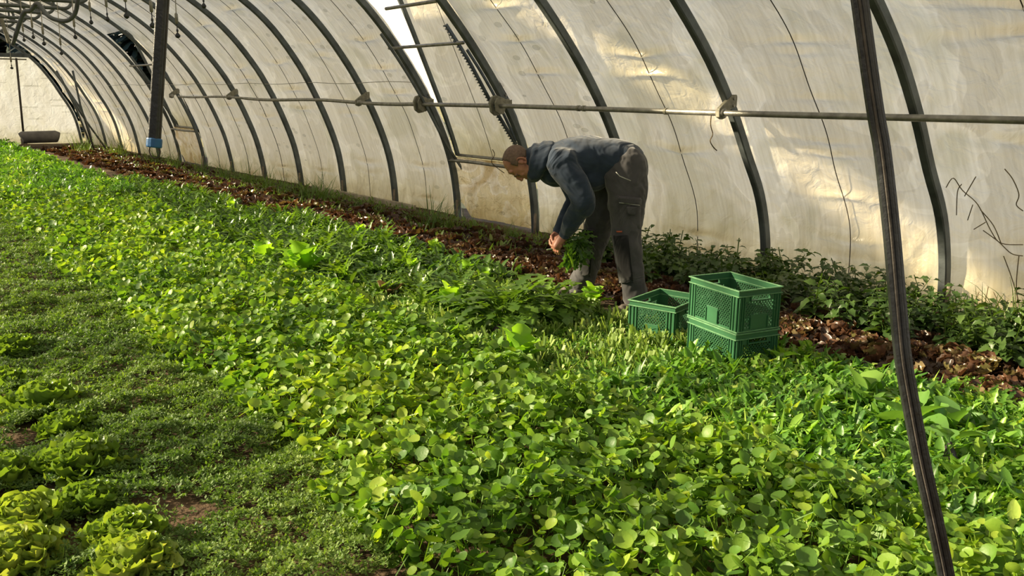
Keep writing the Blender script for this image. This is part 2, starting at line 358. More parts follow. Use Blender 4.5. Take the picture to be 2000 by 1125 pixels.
for n, gr, lab in [(1, False, 'dull metal bracket carrying the shaft on the hoop above the crates, string hanging from it'),
                   (3, True, 'rounded gear bracket on the shaft just above the man\'s head'), (4, True, 'rounded gear bracket on the shaft left of the one above the man'),
                   (5, False, 'dull metal bracket carrying the shaft on the first hoop left of the open vent'), (8, False, 'dull metal bracket on the shaft, second one left of the open vent'),
                   (10, False, 'dull metal bracket on the shaft just right of the hanging black pole')]:
    b = bracket(n, gr, 1.0); b['label'] = lab; b['group'] = 'brackets along the vent shaft'
# twine hanging from the bracket by the crates
def pl(pxs, Y): return [tuple(PY(x, y, Y)) for x, y in pxs]
tw = pl([(1389, 225), (1388, 245), (1392, 262), (1387, 275), (1393, 287), (1400, 294)], hoopY(1)-.06)
tag(MB().tube(cat_rom(tw, 5), .004, 5).build('twine', m_rope), 'short kinked brown twine dangling from the shaft above the crates', 'string')
tw = pl([(962, 292), (966, 302), (960, 316), (970, 327), (985, 338)], hoopY(3)+.35); 
tag(MB().tube(cat_rom(tw, 5), .004, 5).build('twine', m_rope), 'dark twine tied to the vent rail just left of the man\'s head', 'string')
# ------------------------------------------------------------------ vent panels + racks
for n in VENTS:
    near = n == 3; Ya, Yb = hoopY(n)+.07, hoopY(n+1)-.05; zt = 2.52; op = .42 if near else .42
    t = thing('side_vent', (arch_at(Ya, .7), Ya, .7), ('swung-open side vent of film in a curved frame above the man' if near else 'swung-open side vent far down the wall, dark trees showing past it'), 'vent')
    base = Vector(t.location)
    def off(z): return .07+op*max(0, (z-.72)/1.8)**2.3
    def P(Y, z, e=0.): return (arch_at(Y, z)+off(z)+e-base.x, Y-base.y, z+off(z)*.25-base.z)
    zz = np.linspace(.70, zt, 18)
    for Y in (Ya, Yb): MB().sweep([P(Y, z) for z in zz], rsec(.02, .022), (0, 1, 0)).build('frame_rib', m_steel, t)
    for z, mt in ((.70, m_galv), (zt, m_galv)): MB().tube([P(Y, z) for Y in np.linspace(Ya, Yb, 8)], .018, 8, side=(0, 0, 1)).build('frame_rail', mt, t, smooth=True)
    V = []; ys = np.linspace(Ya, Yb, 40)
    for Y in ys:
        for z in np.linspace(.70, zt, 60): p = P(Y, z, .028+.006*noise.noise(Vector((Y*4, z*4, 9)))+.01*math.sin(pi*(Y-Ya)/(Yb-Ya))); V.append(p)
    MB().add(V, [(j*60+i, j*60+i+1, (j+1)*60+i+1, (j+1)*60+i) for j in range(39) for i in range(59)]).build('vent_film', m_film, t, smooth=True)
    MB().tube([P((Ya+Yb)/2, z, .02) for z in zz], .003, 5, side=(0, 1, 0)).build('frame_wire', m_wire, t)
    # fixed rail of the opening, and a sill tube
    o = MB().tube([(arch_at(Y, .66)-.02, Y, .66+.004*math.sin(Y*5)) for Y in np.linspace(hoopY(n)-.0, hoopY(n+1)+.0, 10)], .019, 10, side=(0, 0, 1)).build('sill_tube', m_galv, smooth=True)
    tag(o, 'galvanised tube across the bay under the '+('near vent, left of the man' if near else 'far vent beside the black pole'), 'tube')
    for z, yy0, yy1 in ([(1.87, hoopY(n)+.05, hoopY(n+1)+.10), (2.22, hoopY(n)+.02, hoopY(n)+.98), (2.40, hoopY(n)+.02, hoopY(n+1)+.1)] if near else [(1.87, hoopY(n)+.0, hoopY(n+1)+.1)]):
        o = MB().tube([(arch_at(Y, z)-.045, Y, z) for Y in np.linspace(yy0, yy1, 6)], .017, 8, side=(0, 0, 1)).build('cross_tube', m_galv, smooth=True)
        tag(o, {1.87: 'pale level tube across the %s vent opening', 2.22: 'short faint tube across the upper part of the %s vent', 2.40: 'topmost level tube across the %s vent opening'}[z] % ('near' if near else 'far'), 'tube')
def rack(pxs, Y, lab, wpx=.018, teeth=True):
    P = [Vector(p) for p in cat_rom(pl(pxs, Y), 10)]
    t = thing('toothed_rack', tuple(P[0]), lab, 'rack', 'toothed racks of the side vents'); o = P[0]
    MB().sweep([p-o for p in P], rsec(wpx*.7, wpx), (0, 1, 0)).build('rack_bar', m_steel, t)
    if teeth:
        m = MB(); L = sum((b-a).length for a, b in zip(P[:-1], P[1:])); k = int(L/.030); acc = 0; d = 0; i = 0
        for a, b in zip(P[:-1], P[1:]):
            l = (b-a).length; tn = (b-a).normalized(); nn = Vector((tn.z, 0, -tn.x)); nn = nn if nn.x < 0 else -nn
            while d < acc+l:
                c = a+tn*(d-acc)-o+nn*(wpx+.006); m.box(c, (.016, .02, .014)); d += .034
            acc += l
        m.build('rack_teeth', m_steel, t)
    return t
rack([(744, 66), (790, 135), (830, 203), (868, 275), (903, 330)], hoopY(4)-.12, 'dark rack bar crossing the shaft at the left side of the near vent', .014, False)
rack([(871, 48), (915, 118), (962, 205), (1008, 282)], hoopY(3)+.18, 'long toothed rack rising above the man\'s head to the near vent', .016)
rack([(912, 97), (945, 150), (975, 205), (1008, 275)], hoopY(3)+.11, 'slim plain bar beside the long toothed rack above the man', .013, False)
rack([(255, 110), (290, 158), (325, 212), (362, 262)], hoopY(11)-.15, 'dark rack bar of the far side vent behind the hanging pole', .02, False)
rack([(322, 140), (350, 190), (378, 235)], hoopY(10)+.15, 'dark rack bar of the far side vent right of the hanging pole', .02, False)
# ------------------------------------------------------------------ end wall
Ye = YEND; A = arch(Ye)
def panel(name, zlo, zhi, mat):
    V = []; xs = 70; zs = 24
    for i in range(xs+1):
        for j in range(zs+1):
            z = zlo+(zhi-zlo)*j/zs; xr = arch_at(Ye, max(z, 0)); xl = .6-xr; x = xl+(xr-xl)*i/xs
            V.append((x, Ye+.03*noise.noise(Vector((x*.8, z*.7, 2)))+.01*noise.noise(Vector((x*4, z*4, 2))), z))
    return MB().add(V, [(i*(zs+1)+j, (i+1)*(zs+1)+j, (i+1)*(zs+1)+j+1, i*(zs+1)+j+1) for i in range(xs) for j in range(zs)]).build(name, mat, smooth=True)
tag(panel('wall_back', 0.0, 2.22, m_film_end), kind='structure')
gd = thing('gable_girder', (0, Ye-.05, 2.27), 'dark level girder across the far end wall above the pale film', 'girder')
MB().box((.3, 0, 0), (7.1, .08, .10)).build('beam', m_steel, gd); MB().box((.3, -.02, -.10), (6.9, .05, .035)).build('lower_rail', m_bracket, gd)
for px, nm in ((40, 'slender upright post standing in the pale far end wall'),):
    b = G(50, 302); b = PY(50, 302, Ye-.08); tp = PY(31, 108, Ye-.08)
    t = thing('wall_post', (b[0], b[1], 0), nm, 'post')
    MB().tube([(0, 0, -.05), (tp[0]-b[0], 0, 2.2)], .028, 8).build('post_tube', m_wire, t, smooth=True)
    MB().box((0, 0, .08), (.14, .1, .16)).build('foot', m_wood, t, bevel=.01)
e_ = [(a[0], Ye, a[1]) for a in A[:HALF+40:2]]
tag(MB().sweep([(x-.05, y-.02, z) for x, y, z in e_], rsec(.03, .03), (0, 1, 0)).build('end_hoop', m_steel), 'dark arch that borders the pale far end wall', 'hoop')
# diagonal braces by the far end
for pxs, Y, lab in [([(110, 138), (160, 225), (212, 297)], hoopY(14), 'left thin brace crossing the last bays of the far wall'), ([(142, 138), (157, 205), (183, 290)], hoopY(13), 'steep thin brace crossing the last bays of the far wall'),
                    ([(118, 150), (150, 215), (180, 290)], hoopY(14)-.1, 'middle thin brace leaning beside the steep one at the far wall')]:
    P_ = pl(pxs, Y); tag(MB().tube([P_[0], P_[1], P_[2]], .022, 8, side=(0, 1, 0)).build('diagonal_brace', m_steel, smooth=True), lab, 'brace', 'braces near the far end')
# bale at the far end
c = PY(82, 300, 24.6); bl = MB(); 
bl.sweep([(-.42, 0, .13), (-.40, 0, .14), (.36, .0, .15), (.42, 0, .13)], lambda i: [(.16*math.cos(2*pi*k/14)*(.9 if i in (0, 3) else 1), (.15*math.sin(2*pi*k/14))*(.85 if i in (0, 3) else 1)) for k in range(14)], (0, 1, 0))
tag(bl.build('film_roll', basic('grey_roll', (.16, .15, .14), .8, 0, .3, 5, .5, 20), smooth=True, loc=(c[0], 24.6, .1)), 'grey roll lying on the ground at the foot of the far end wall', 'roll')
# ------------------------------------------------------------------ overhead ties
kk = 0
for i, Y in enumerate([hoopY(7)+.45+j*S for j in range(7)]):
    p = PY([178, 145, 110, 83, 55, 32, 12][i], [5, 18, 26.5, 37, 44, 51, 62][i], Y); z = p[2]; x = p[0]
    r = .024; ar = [(-3.1, Y, z), (x-.14, Y, z)]+[(x-.14+.11*math.sin(a), Y, z+.11-.11*math.cos(a)) for a in np.linspace(.2, pi/2, 6)]
    zt_ = z+.30; up = [(x-.03, Y, zt_-.1)]+[(x-.03-.1*(1-math.cos(a)), Y, zt_-.1+.1*math.sin(a)) for a in np.linspace(.3, pi/2, 5)]+[(-3.1, Y, zt_)]
    t = thing('overhead_tie', (0, 0, 0), ordinal(i)+' tubular tie under the roof, counted from the camera, rounded at its right end', 'tie', 'tubular ties under the roof')
    MB().tube(ar+up, r, 8, side=(0, 1, 0)).build('tie_tube', m_steel, t, smooth=True)
    for xx in (x-.5, x-1.6, x-2.7): MB().tube([(xx, Y, z), (xx, Y, zt_)], .016, 6).build('strut', m_steel, t)
    for xx in (x-.5, x-2.7): MB().tube([(xx, Y, zt_), (xx, Y, 3.35)], .010, 6).build('hanger', m_steel, t)
# ------------------------------------------------------------------ sprinklers
for i, (px, py, Y, sc) in enumerate([(a_, b_, c_, d_*.72) for a_, b_, c_, d_ in [(347, 68, 8.2, 1.), (298, 48, 7.6, 1.), (247, 29, 7.4, .9), (210, 36, 8.6, .8), (178, 42, 9.6, .8), (147, 71, 10.4, .85), (120, 103, 13., .9), (86, 84, 11.5, .9), (65, 71, 11.5, .8), (47, 77, 13., .8), (23, 132, 18., 1.1), (398, 10, 8., .9)]]):
    p = PY(px, py, Y); z = p[2]
    t = thing('hanging_sprinkler', tuple(p), ordinal(i)+' hanging sprinkler, '+['right of the black pole, largest', 'just left of the black pole', 'two left of the black pole', 'fainter, further left', 'pale and far under the roof', 'with a wide dark nozzle', 'on the longest hose', 'half hidden by a hoop', 'small, near the hose loop', 'small, left of the hose loop', 'in front of the pale end wall', 'cut by the top edge'][i], 'sprinkler', 'sprinklers hanging from the roof')
    MB().tube([(0, 0, .16), (0.01, 0, .16+.25*(3.3-z)), (0, 0, 3.32-z)], .005, 5).build('drop_hose', m_hose, t)
    MB().sweep([(0, 0, .19), (0, 0, .18), (0, 0, .10), (0, 0, .095)], lambda k: [(q*math.cos(a), q*math.sin(a)) for q in [(.008, .02, .02, .008)[k]*sc] for a in np.linspace(0, 2*pi, 9)[:-1]], (1, 0, 0)).build('weight', m_bracket, t, smooth=True)
    MB().sweep([(0, 0, .1), (0, 0, .05), (0, 0, .046), (0, 0, .03), (0, 0, .02), (0, 0, -.004), (0, 0, -.02), (0, 0, -.03)], lambda k: [(q*math.cos(a), q*math.sin(a)) for q in [(.006, .006, .014, .014, .007, .035, .030, .008)[k]*sc] for a in np.linspace(0, 2*pi, 11)[:-1]], (1, 0, 0)).build('nozzle', m_black, t, smooth=True)
# ------------------------------------------------------------------ sagging hose under the roof
hp = [(156, -30), (152, 2), (147, 25), (136, 38), (122, 41), (100, 35), (86, 22), (76, 8), (70, 8), (60, 20), (48, 23), (40, 40), (32, 65), (25, 86)]
P_ = [PY(x, y, 9. + .06*i) for i, (x, y) in enumerate(hp)]
tag(MB().tube(cat_rom(P_, 6), .020, 10).build('looped_hose', m_steel, smooth=True), 'dark hose sagging in loops under the roof at top left', 'hose')
P_ = [PY(x, y, 9.6) for x, y in [(2, 36), (10, 60), (18, 84)]]
tag(MB().tube(cat_rom(P_, 6), .018, 8).build('hanging_hose', m_bracket, smooth=True), 'short grey hose end hanging left of the looped hose', 'hose')
# ------------------------------------------------------------------ hanging black pole (left) and leaning black strap (right)
a = Vector(PY(318, 0, 4.0)); b = Vector(PY(301, 283, 4.0)); up = (a-b)
t = thing('hanging_pole', tuple(b), 'long black pole hanging from the roof at left, with blue cap and wire loop', 'pole')
dn = up.normalized()
MB().sweep([dn*.0, dn*.5, dn*up.length, dn*(3.3-b.z)/dn.z], rsec(.027, .023, .3), (.6, .8, 0)).build('pole_tube', m_black, t, bevel=.003)
MB().sweep([dn*(-.001), dn*(-.001)+dn*(3.0-b.z)], rsec(.005, .026, .3), (.6, .8, 0)).build('raised_seam', m_groove, t)
MB().tube([-dn*.012, dn*.03], .034, 14, side=(1, 0, 0)).build('end_cap', m_blue, t, smooth=False, bevel=.006)
lp = [(-.020, 0, -.01), (-.024, 0, -.03), (-.015, 0, -.052), (0, 0, -.058), (.015, 0, -.052), (.024, 0, -.03), (.020, 0, -.01)]
RR = Matrix.Rotation(-.65, 3, 'Z')
MB().tube([RR @ Vector(p) for p in cat_rom(lp, 4)], .0035, 6, side=(.6, .8, 0)).build('wire_loop', m_wire, t, smooth=True)
sp = [(1660, -160), (1668, -80), (1679, 0), (1694, 110), (1711, 225), (1724, 300), (1741, 450), (1754, 600), (1764, 700), (1781, 800), (1800, 900), (1822, 1000), (1848, 1125), (1858, 1180)]
P_ = [Vector(PY(x, y, 1.22-.40*(y+160)/1340)) for x, y in sp]
# carry on to the roof
d0 = (P_[0]-P_[1]).normalized(); top = P_[0]+d0*((3.02-P_[0].z)/d0.z); P_ = [top]+P_
k_ = P_[-1]; P_[-1] = k_+(k_-P_[-2])*max(0, (k_.z-.0)/max(1e-3, (P_[-2].z-k_.z))) if k_.z > .0 else k_
C_ = [Vector(p) for p in cat_rom(P_, 8)]
t = thing('leaning_strap', tuple(C_[-1]), 'long black rubber strap slanting down the right side in front of everything', 'strap')
o_ = C_[-1]
MB().sweep([p-o_ for p in C_], rsec(.0185, .010, .35), (.8, -.6, 0)).build('strap_band', m_black, t, smooth=False)
MB().sweep([p-o_-Vector((.6, .8, 0))*.0105-Vector((.8, -.6, 0))*.006 for p in C_], rsec(.0028, .0028, .4), (.8, -.6, 0)).build('raised_seam', m_groove, t)
MB().sweep([p-o_-Vector((.6, .8, 0))*.0105+Vector((.8, -.6, 0))*.004 for p in C_], rsec(.004, .0022, .4), (.8, -.6, 0)).build('raised_seam', m_black, t)
# board at the wall foot
bx_ = [(arch_at(Y, .0)-.12, Y, .015) for Y in (9.0, 9.9, 10.9, 11.8)]
tag(MB().sweep(bx_, rsec(.015, .05), (1, 0, 0)).build('edging_board', m_board), 'pale board edging the foot of the wall left of the man', 'board')
# ------------------------------------------------------------------ leaf building blocks
def strip(nseg, ncol, width, L=1., bend=.6, cup=.15, ruffle=0., rfreq=3., serr=0., seed=0, stem=0., fold=0.):
    """a blade along +y: width(t) half-width; bends down towards the tip; returns V,F(quads)"""
    r = np.random.default_rng(seed); V = []; ph = r.uniform(0, 6)
    y = 0; z = 0; pos = []; a = 0
    for i in range(nseg+1):
        t = i/nseg; pos.append((y, z)); a = bend*t*1.2; y += math.cos(a)*L/nseg; z -= math.sin(a)*L/nseg
    for i in range(nseg+1):
        t = i/nseg; hw = width(t)*L*(1+(serr if i % 2 else -serr)); yy, zz = pos[i]
        for j in range(ncol+1):
            s = 2*j/ncol-1; ru = ruffle*L*math.sin(rfreq*2*pi*t+ph+(2. if s > 0 else 0))*abs(s)**1.5
            V.append((s*hw, yy, zz+cup*hw*abs(s)**2*2+ru+fold*abs(s)*hw))
    F = [(i*(ncol+1)+j, i*(ncol+1)+j+1, (i+1)*(ncol+1)+j+1, (i+1)*(ncol+1)+j) for i in range(nseg) for j in range(ncol)]
    return np.array(V), np.array(F)
def eul(yaw, pitch, roll):
    """arrays -> (n,3,3): roll about y, pitch up about x, yaw about z"""
    cy, sy, cp_, sp__, cr_, sr = np.cos(yaw), np.sin(yaw), np.cos(pitch), np.sin(pitch), np.cos(roll), np.sin(roll); n = len(yaw); z = np.zeros(n); o = np.ones(n)
    Rz = np.stack([cy, -sy, z, sy, cy, z, z, z, o], 1).reshape(n, 3, 3); Rx = np.stack([o, z, z, z, cp_, -sp__, z, sp__, cp_], 1).reshape(n, 3, 3)
    Ry = np.stack([cr_, z, sr, z, o, z, -sr, z, cr_], 1).reshape(n, 3, 3); return Rz @ Rx @ Ry
def batch(T, pos, rot, scale, rnd):
    V, F = T; n = len(pos); k = len(V)
    P = np.einsum('nij,kj->nki', rot, V)*np.asarray(scale).reshape(n, 1, -1)+pos[:, None, :]
    FF = F[None]+(np.arange(n)*k)[:, None, None]; return P.reshape(-1, 3), FF.reshape(-1, F.shape[1]), np.repeat(rnd, k)
def join(parts):
    V = []; F = []; A = []; o = 0
    for v, fc, a in parts:
        V.append(v); F.append(fc+o); A.append(a); o += len(v)
    return np.vstack(V), np.vstack(F), np.concatenate(A)
def mk(name, parts, mat): V, F, A = join(parts); return npmesh(name, V, F, mat, attr={'rnd': A})
def vnoise(x, y, s, sd=0.):
    return np.array([noise.noise(Vector((a*s, b*s, sd))) for a, b in zip(x, y)])
def roundleaf(stem=.9, cup=.22, tip=.0):
    # 3x3 quad disc, slightly cupped, with a petiole
    V = []; F = []
    for i, t in enumerate((0, .22, .5, .78, 1)):
        hw = (.16, .44, .52, .40, .12)[i]
        for j, s in enumerate((-1, 0, 1)):
            V.append((s*hw, t, cup*(abs(s)*hw+ (t-.5)**2*.9)))
    F = [(i*3+j, i*3+j+1, (i+1)*3+j+1, (i+1)*3+j) for i in range(4) for j in range(2)]
    k = len(V); V += [(-.03, .1, 0), (.03, .1, 0), (.04, -.15*stem, -stem), (-.04, -.15*stem, -stem)]; F.append((k, k+1, k+2, k+3))
    return np.array(V, float), np.array(F)
# materials
m_clay = leafmat('purslane_leaf', [(.0, (.068, .165, .026)), (.35, (.120, .25, .032)), (.7, (.205, .345, .038)), (.95, (.34, .46, .055))], (1.3, 1.28, .38), .48, .42, spec=.5)
m_chick = leafmat('chickweed_leaf', [(.0, (.065, .135, .024)), (.5, (.130, .225, .036)), (1., (.22, .31, .06))], (1.2, 1.25, .45), .62, .38)
m_mixed = leafmat('salad_green', [(.0, (.06, .17, .028)), (.5, (.14, .31, .04)), (.8, (.27, .46, .055)), (1., (.46, .58, .12))], (1.25, 1.25, .4), .38, .42)
m_rocket = leafmat('rocket_leaf', [(.0, (.04, .10, .022)), (.5, (.095, .19, .030)), (1., (.21, .34, .042))], (1.3, 1.3, .4), .33, .40, objrand=True)
m_mustard = leafmat('yellow_green_leaf', [(.0, (.16, .36, .03)), (.6, (.28, .50, .04)), (1., (.42, .62, .06))], (1.2, 1.2, .4), .4, .48, objrand=True)
m_lett = leafmat('green_lettuce_leaf', [(.0, (.11, .20, .03)), (.4, (.18, .30, .04)), (.75, (.31, .41, .07)), (1., (.48, .50, .14))], (1.15, 1.1, .4), .35, .42, objrand=True)
m_red = leafmat('red_lettuce_leaf', [(.1, (.045, .028, .018)), (.4, (.10, .05, .030)), (.6, (.145, .075, .042)), (.75, (.13, .125, .04)), (.95, (.26, .18, .11))], (1.15, .9, .5), .32, .25, objrand=True)
m_brown = leafmat('dry_leaf', [(0, (.12, .07, .03)), (1., (.30, .20, .09))], (1, .9, .6), .7, .2)
m_pak = leafmat('pak_choi_leaf', [(.0, (.10, .22, .07)), (.5, (.16, .33, .07)), (1., (.28, .46, .08))], (1.3, 1.3, .45), .28, .40, objrand=True, bscale=30)
m_nettle = leafmat('wallside_leaf', [(.0, (.03, .07, .02)), (.5, (.065, .125, .03)), (1., (.15, .24, .05))], (1.3, 1.3, .45), .38, .35, objrand=True)
m_grass = leafmat('grass_blade', [(.0, (.07, .14, .03)), (.6, (.16, .26, .05)), (1., (.30, .36, .10))], (1.2, 1.2, .5), .5, .35, objrand=True)
m_stalk = leafmat('cut_stalk', [(.0, (.15, .25, .05)), (.6, (.26, .38, .09)), (1., (.42, .50, .18))], (1.1, 1.1, .5), .5, .35)
m_bulb = basic('purple_root_skin', (.045, .03, .04), .45, 0, .4, 12, .2, 60)
def U(a, b, n): return rng.uniform(a, b, n)
def scatter(poly, dens, ymin, ymax, step=.5):
    """points in rectangle strips: poly(Y)->(x0,x1); dens(Y) per m2"""
    X = []; Yq = []
    for y in np.arange(ymin, ymax, step):
        x0, x1 = poly(y+step/2); n = rng.poisson(max(0, (x1-x0)*step*dens(y+step/2))); X.append(U(x0, x1, n)); Yq.append(U(y, y+step, n))
    return np.concatenate(X), np.concatenate(Yq)
def inpic(X, Y, z=.1, m=80):
    v = np.stack([X, Y, np.full_like(X, z)], 1)-CAM; d = v@Fv; px = 1000+f*(v@Rv)/d; py = 562.5-f*(v@Uv)/d
    return (d > .3) & (px > -m) & (px < 2000+m) & (py < 1125+m)
# ---- winter purslane carpet
def cl(Y): return 1.20+.05*math.sin(Y*2.3)+.04*math.sin(Y*5.1)
_CX, _CY = (1., 1.4, 1.9, 3.3, 4., 4.4, 5.6, 6.6, 8.9, 11., 12.4), (2.6, 2.58, 2.45, 2.48, 2.50, 2.38, 2.45, 2.40, 2.66, 2.45, 1.7)
def crr(Y): return float(np.interp(Y, _CX, _CY))+.04*math.sin(Y*4.)
def clay_h(x, y):
    e = np.minimum(x-np.array([cl(b) for b in y]), np.array([crr(b) for b in y])-x+.1); e = np.clip(e/.22, 0, 1)
    return (.06+.10*np.sqrt(e))*(1+.35*vnoise(x, y, 2.2, 5.)+.55*vnoise(x, y, 7., 8.))
X, Y = scatter(lambda y: (cl(y)-.04, crr(y)), lambda y: 2600 if y < 4 else (1900 if y < 7 else 1100), .6, 12.4)
k = inpic(X, Y); X, Y = X[k], Y[k]
gap = vnoise(X, Y, 1.8, 12.); k = gap > -.9; hole = (np.hypot((X-G(1200, 1010)[0])/.10, (Y-G(1200, 1010)[1])/.13) < 1); X, Y = X[k], Y[k]
n = len(X); lay = rng.random(n); h = clay_h(X, Y)*np.where(lay < .35, U(.35, .8, n), U(.82, 1.15, n))
yaw = U(0, 2*pi, n); pit = rng.normal(.10, .55, n); rol = rng.normal(0, .50, n)
size = np.clip(rng.normal(.037, .010, n), .015, .058)*np.where(Y > 7, 1.15, 1.); 
pos = np.stack([X, Y, h], 1); R_ = eul(yaw, pit, rol); rv = np.clip(.42+.22*rng.normal(size=n)+.35*vnoise(X, Y, .9, 3.)+.1, 0, 1)
half = rng.random(n) < .5
parts = []
for T, kk_ in ((roundleaf(1.6, .50), half), (roundleaf(1.6, .22), ~half)):
    parts.append(batch(T, pos[kk_], R_[kk_], size[kk_][:, None], rv[kk_]))
tag(link('winter_purslane', mk('winter_purslane', parts, m_clay)), 'broad bed of round-leaved bright green salad running down the middle', 'salad bed', kind='stuff')
# ---- chickweed carpet
def sprig(seed):
    r = np.random.default_rng(seed); V = []; F = []
    for i in range(7):
        a = i*2.4+r.uniform(-.3, .3); e = r.uniform(-.1, .9); L = r.uniform(.6, 1.); w = .30*L; b = np.array([math.cos(a)*.15, math.sin(a)*.15, i*.09])
        d = np.array([math.cos(a)*math.cos(e), math.sin(a)*math.cos(e), math.sin(e)])*L; s = np.array([-math.sin(a), math.cos(a), 0])*w
        k = len(V); V += [b, b+d*.5+s, b+d, b+d*.5-s]; F.append((k, k+1, k+2, k+3))
    return np.array(V), np.array(F)
def lowcover(name, poly, dens, y0, y1, size, hh, mat, label, seed=0, msk=None, cat='ground cover', bumpy=1.):
    X, Y = scatter(poly, dens, y0, y1); k = inpic(X, Y, .05, 30); X, Y = X[k], Y[k]
    if msk is not None: k = msk(X, Y); X, Y = X[k], Y[k]
    n = len(X); m = .5+.5*vnoise(X, Y, 4.5, 1.+seed)+.35*vnoise(X, Y, 11., 2.)*bumpy+.25*vnoise(X, Y, 1.3, 7)
    h = hh*1.15*np.clip(m**1.3 if False else m, .08, 1.4)*U(.75, 1.05, n); dist = np.hypot(X, Y); sz = size*U(.7, 1.3, n)*(1+.10*np.clip(dist-2, 0, 14))
    pos = np.stack([X, Y, h], 1); R_ = eul(U(0, 2*pi, n), rng.normal(0, .35, n), rng.normal(0, .35, n))
    rv = np.clip(.45+.2*rng.normal(size=n)+.4*vnoise(X, Y, 1.1, 3.+seed), 0, 1); parts = []
    w_ = rng.integers(0, 3, n)
    for q in range(3): kq = w_ == q; parts.append(batch(sprig(q+seed), pos[kq], R_[kq], sz[kq][:, None], rv[kq]))
    # a mat under the sprigs so that little soil shows
    return tag(link(name, mk(name, parts, mat)), label, cat, kind='stuff')
soilspot = [G(*q) for q in [(110, 990), (95, 860), (330, 1010), (200, 1060), (20, 1010)]]
def chk(X, Y):
    k = np.ones(len(X), bool)
    for s in soilspot: k &= (np.hypot((X-s[0])/.13, (Y-s[1])/.16) > 1) | (rng.random(len(X)) < .12)
    return k
lowcover('chickweed_carpet', lambda y: (-.6 if y < 7 else -1.5, cl(y)+.05), lambda y: 6500 if y < 4.2 else (4200 if y < 6.5 else (2000 if y < 10 else 800)), 2., 15., .0150, .085, m_chick,
         'low mat of small-leaved dull green weed left of the round-leaved bed', msk=chk)
# ---- far and side covers
lowcover('far_green_crop', lambda y: (-2., 2.9), lambda y: 330, 12., 25.5, .028, .20, m_mixed, 'light green crop filling the ground before the far end wall', 3, cat='salad bed')
def strips(name, T, X, Y, h, size, mat, label, cat, kind='stuff', tilt=(1.1, .3), zb=0.):
    n = len(X); pos = np.stack([X, Y, h], 1); R_ = eul(U(0, 2*pi, n), np.clip(rng.normal(tilt[0], tilt[1], n), 0, 1.5), rng.normal(0, .3, n))
    rv = np.clip(.45+.24*rng.normal(size=n)+.35*vnoise(X, Y, 1.2, 9.), 0, 1); w_ = rng.integers(0, len(T), n); parts = [batch(T[q], pos[w_ == q], R_[w_ == q], size[w_ == q][:, None], rv[w_ == q]) for q in range(len(T))]
    return tag(link(name, mk(name, parts, mat)), label, cat, kind=kind)
lobed = lambda t: max(.012, (.02+.085*math.sin(pi*min(1, max(0, (t-.25)/.78))**.8)*(1 if t > .25 else 0)))
blade = lambda t: .055*(1-t)**.5+.003
oval = lambda t: .02+.13*math.sin(pi*min(1, max(0, (t-.3)/.72)))**.8 if t > .3 else .02
LOB = [strip(9, 2, lobed, bend=b, cup=.1, serr=.45, seed=i, ruffle=.03, fold=.3) for i, b in enumerate((.5, 1., 1.5))]
BLD = [strip(4, 1, blade, bend=b, cup=.0, seed=i) for i, b in enumerate((.2, .7, 1.2))]
OVL = [strip(6, 2, oval, bend=b, cup=.15, seed=i, fold=.2) for i, b in enumerate((.4, .9, 1.4))]
# mixed greens: right foreground
def nr(y): return (crr(y)-.10, 4.1-.08*y)
X, Y = scatter(nr, lambda y: 3300, .35, 2.5); k = inpic(X, Y); X, Y = X[k], Y[k]; n = len(X)
pth = (X < 4.1-.25*np.abs(vnoise(X, Y, 2., 1.))*2); X, Y = X[pth], Y[pth]; n = len(X)
strips('mixed_greens', LOB+LOB+OVL[:1]+BLD[:1], X, Y, np.zeros(n)+.01+.03*rng.random(n), U(.06, .14, n), m_mixed, 'tangle of short feathery salad greens in the right foreground', 'salad bed', tilt=(.95, .35))
lowcover('groundsel_mat', lambda y: (2.42, 3.75 if y > 1.6 else 4.3), lambda y: 3000, .35, 6.8, .013, .06, m_mixed, 'low bright weeds growing through the right-hand salad beds', 5)
# cut stubble
def tuft(seed, n=11, T=None, spread=.25, L=(.7, 1.1), wid=1.):
    r = np.random.default_rng(seed); out = []
    for i in range(n):
        a = r.uniform(0, 2*pi); t = T[r.integers(0, len(T))]; p = np.array([[r.normal(0, spread*.35), r.normal(0, spread*.35), 0]])
        out.append(batch(t, p, eul(np.array([a]), np.array([r.uniform(.9, 1.5)]), np.array([r.uniform(-.5, .5)])), np.array([[r.uniform(*L)]]), np.array([r.random()])))
    V, F, A = join(out); return (V, F)
CUT = [strip(2, 1, lambda t: .05, bend=.15), strip(2, 1, lambda t: .065, bend=.3)]
TUF = [tuft(i, 13, CUT, .35, (.5, 1.05)) for i in range(3)]
X, Y = scatter(lambda y: (crr(y)-.15, 3.95-.10*(y-2)), lambda y: 230, 2.0, 5.2); n = len(X)
k = (np.mod(X+.05*vnoise(X, Y, 3., 1), .17) < .12); X, Y = X[k], Y[k]; n = len(X)
pos = np.stack([X, Y, np.zeros(n)], 1); rv = rng.random(n); w_ = rng.integers(0, 3, n)
parts = [batch(TUF[q], pos[w_ == q], eul(U(0, 6, n), U(-.15, .15, n), U(-.15, .15, n))[w_ == q], U(.085, .13, n)[w_ == q][:, None], rv[w_ == q]) for q in range(3)]
tag(link('cut_stubble', mk('cut_stubble', parts, m_stalk)), 'pale stubs of harvested salad left in rows before the green crates', 'stubble', kind='stuff')
X, Y = scatter(lambda y: (crr(y)-.12, 3.9-.10*(y-2)), lambda y: 330, 2.0, 5.4); n = len(X)
strips('regrowing_greens', LOB+OVL, X, Y, np.full(n, .01), U(.04, .10, n), m_mixed, 'small regrowing leaves scattered among the cut salad stubs', 'salad bed', tilt=(.8, .4))
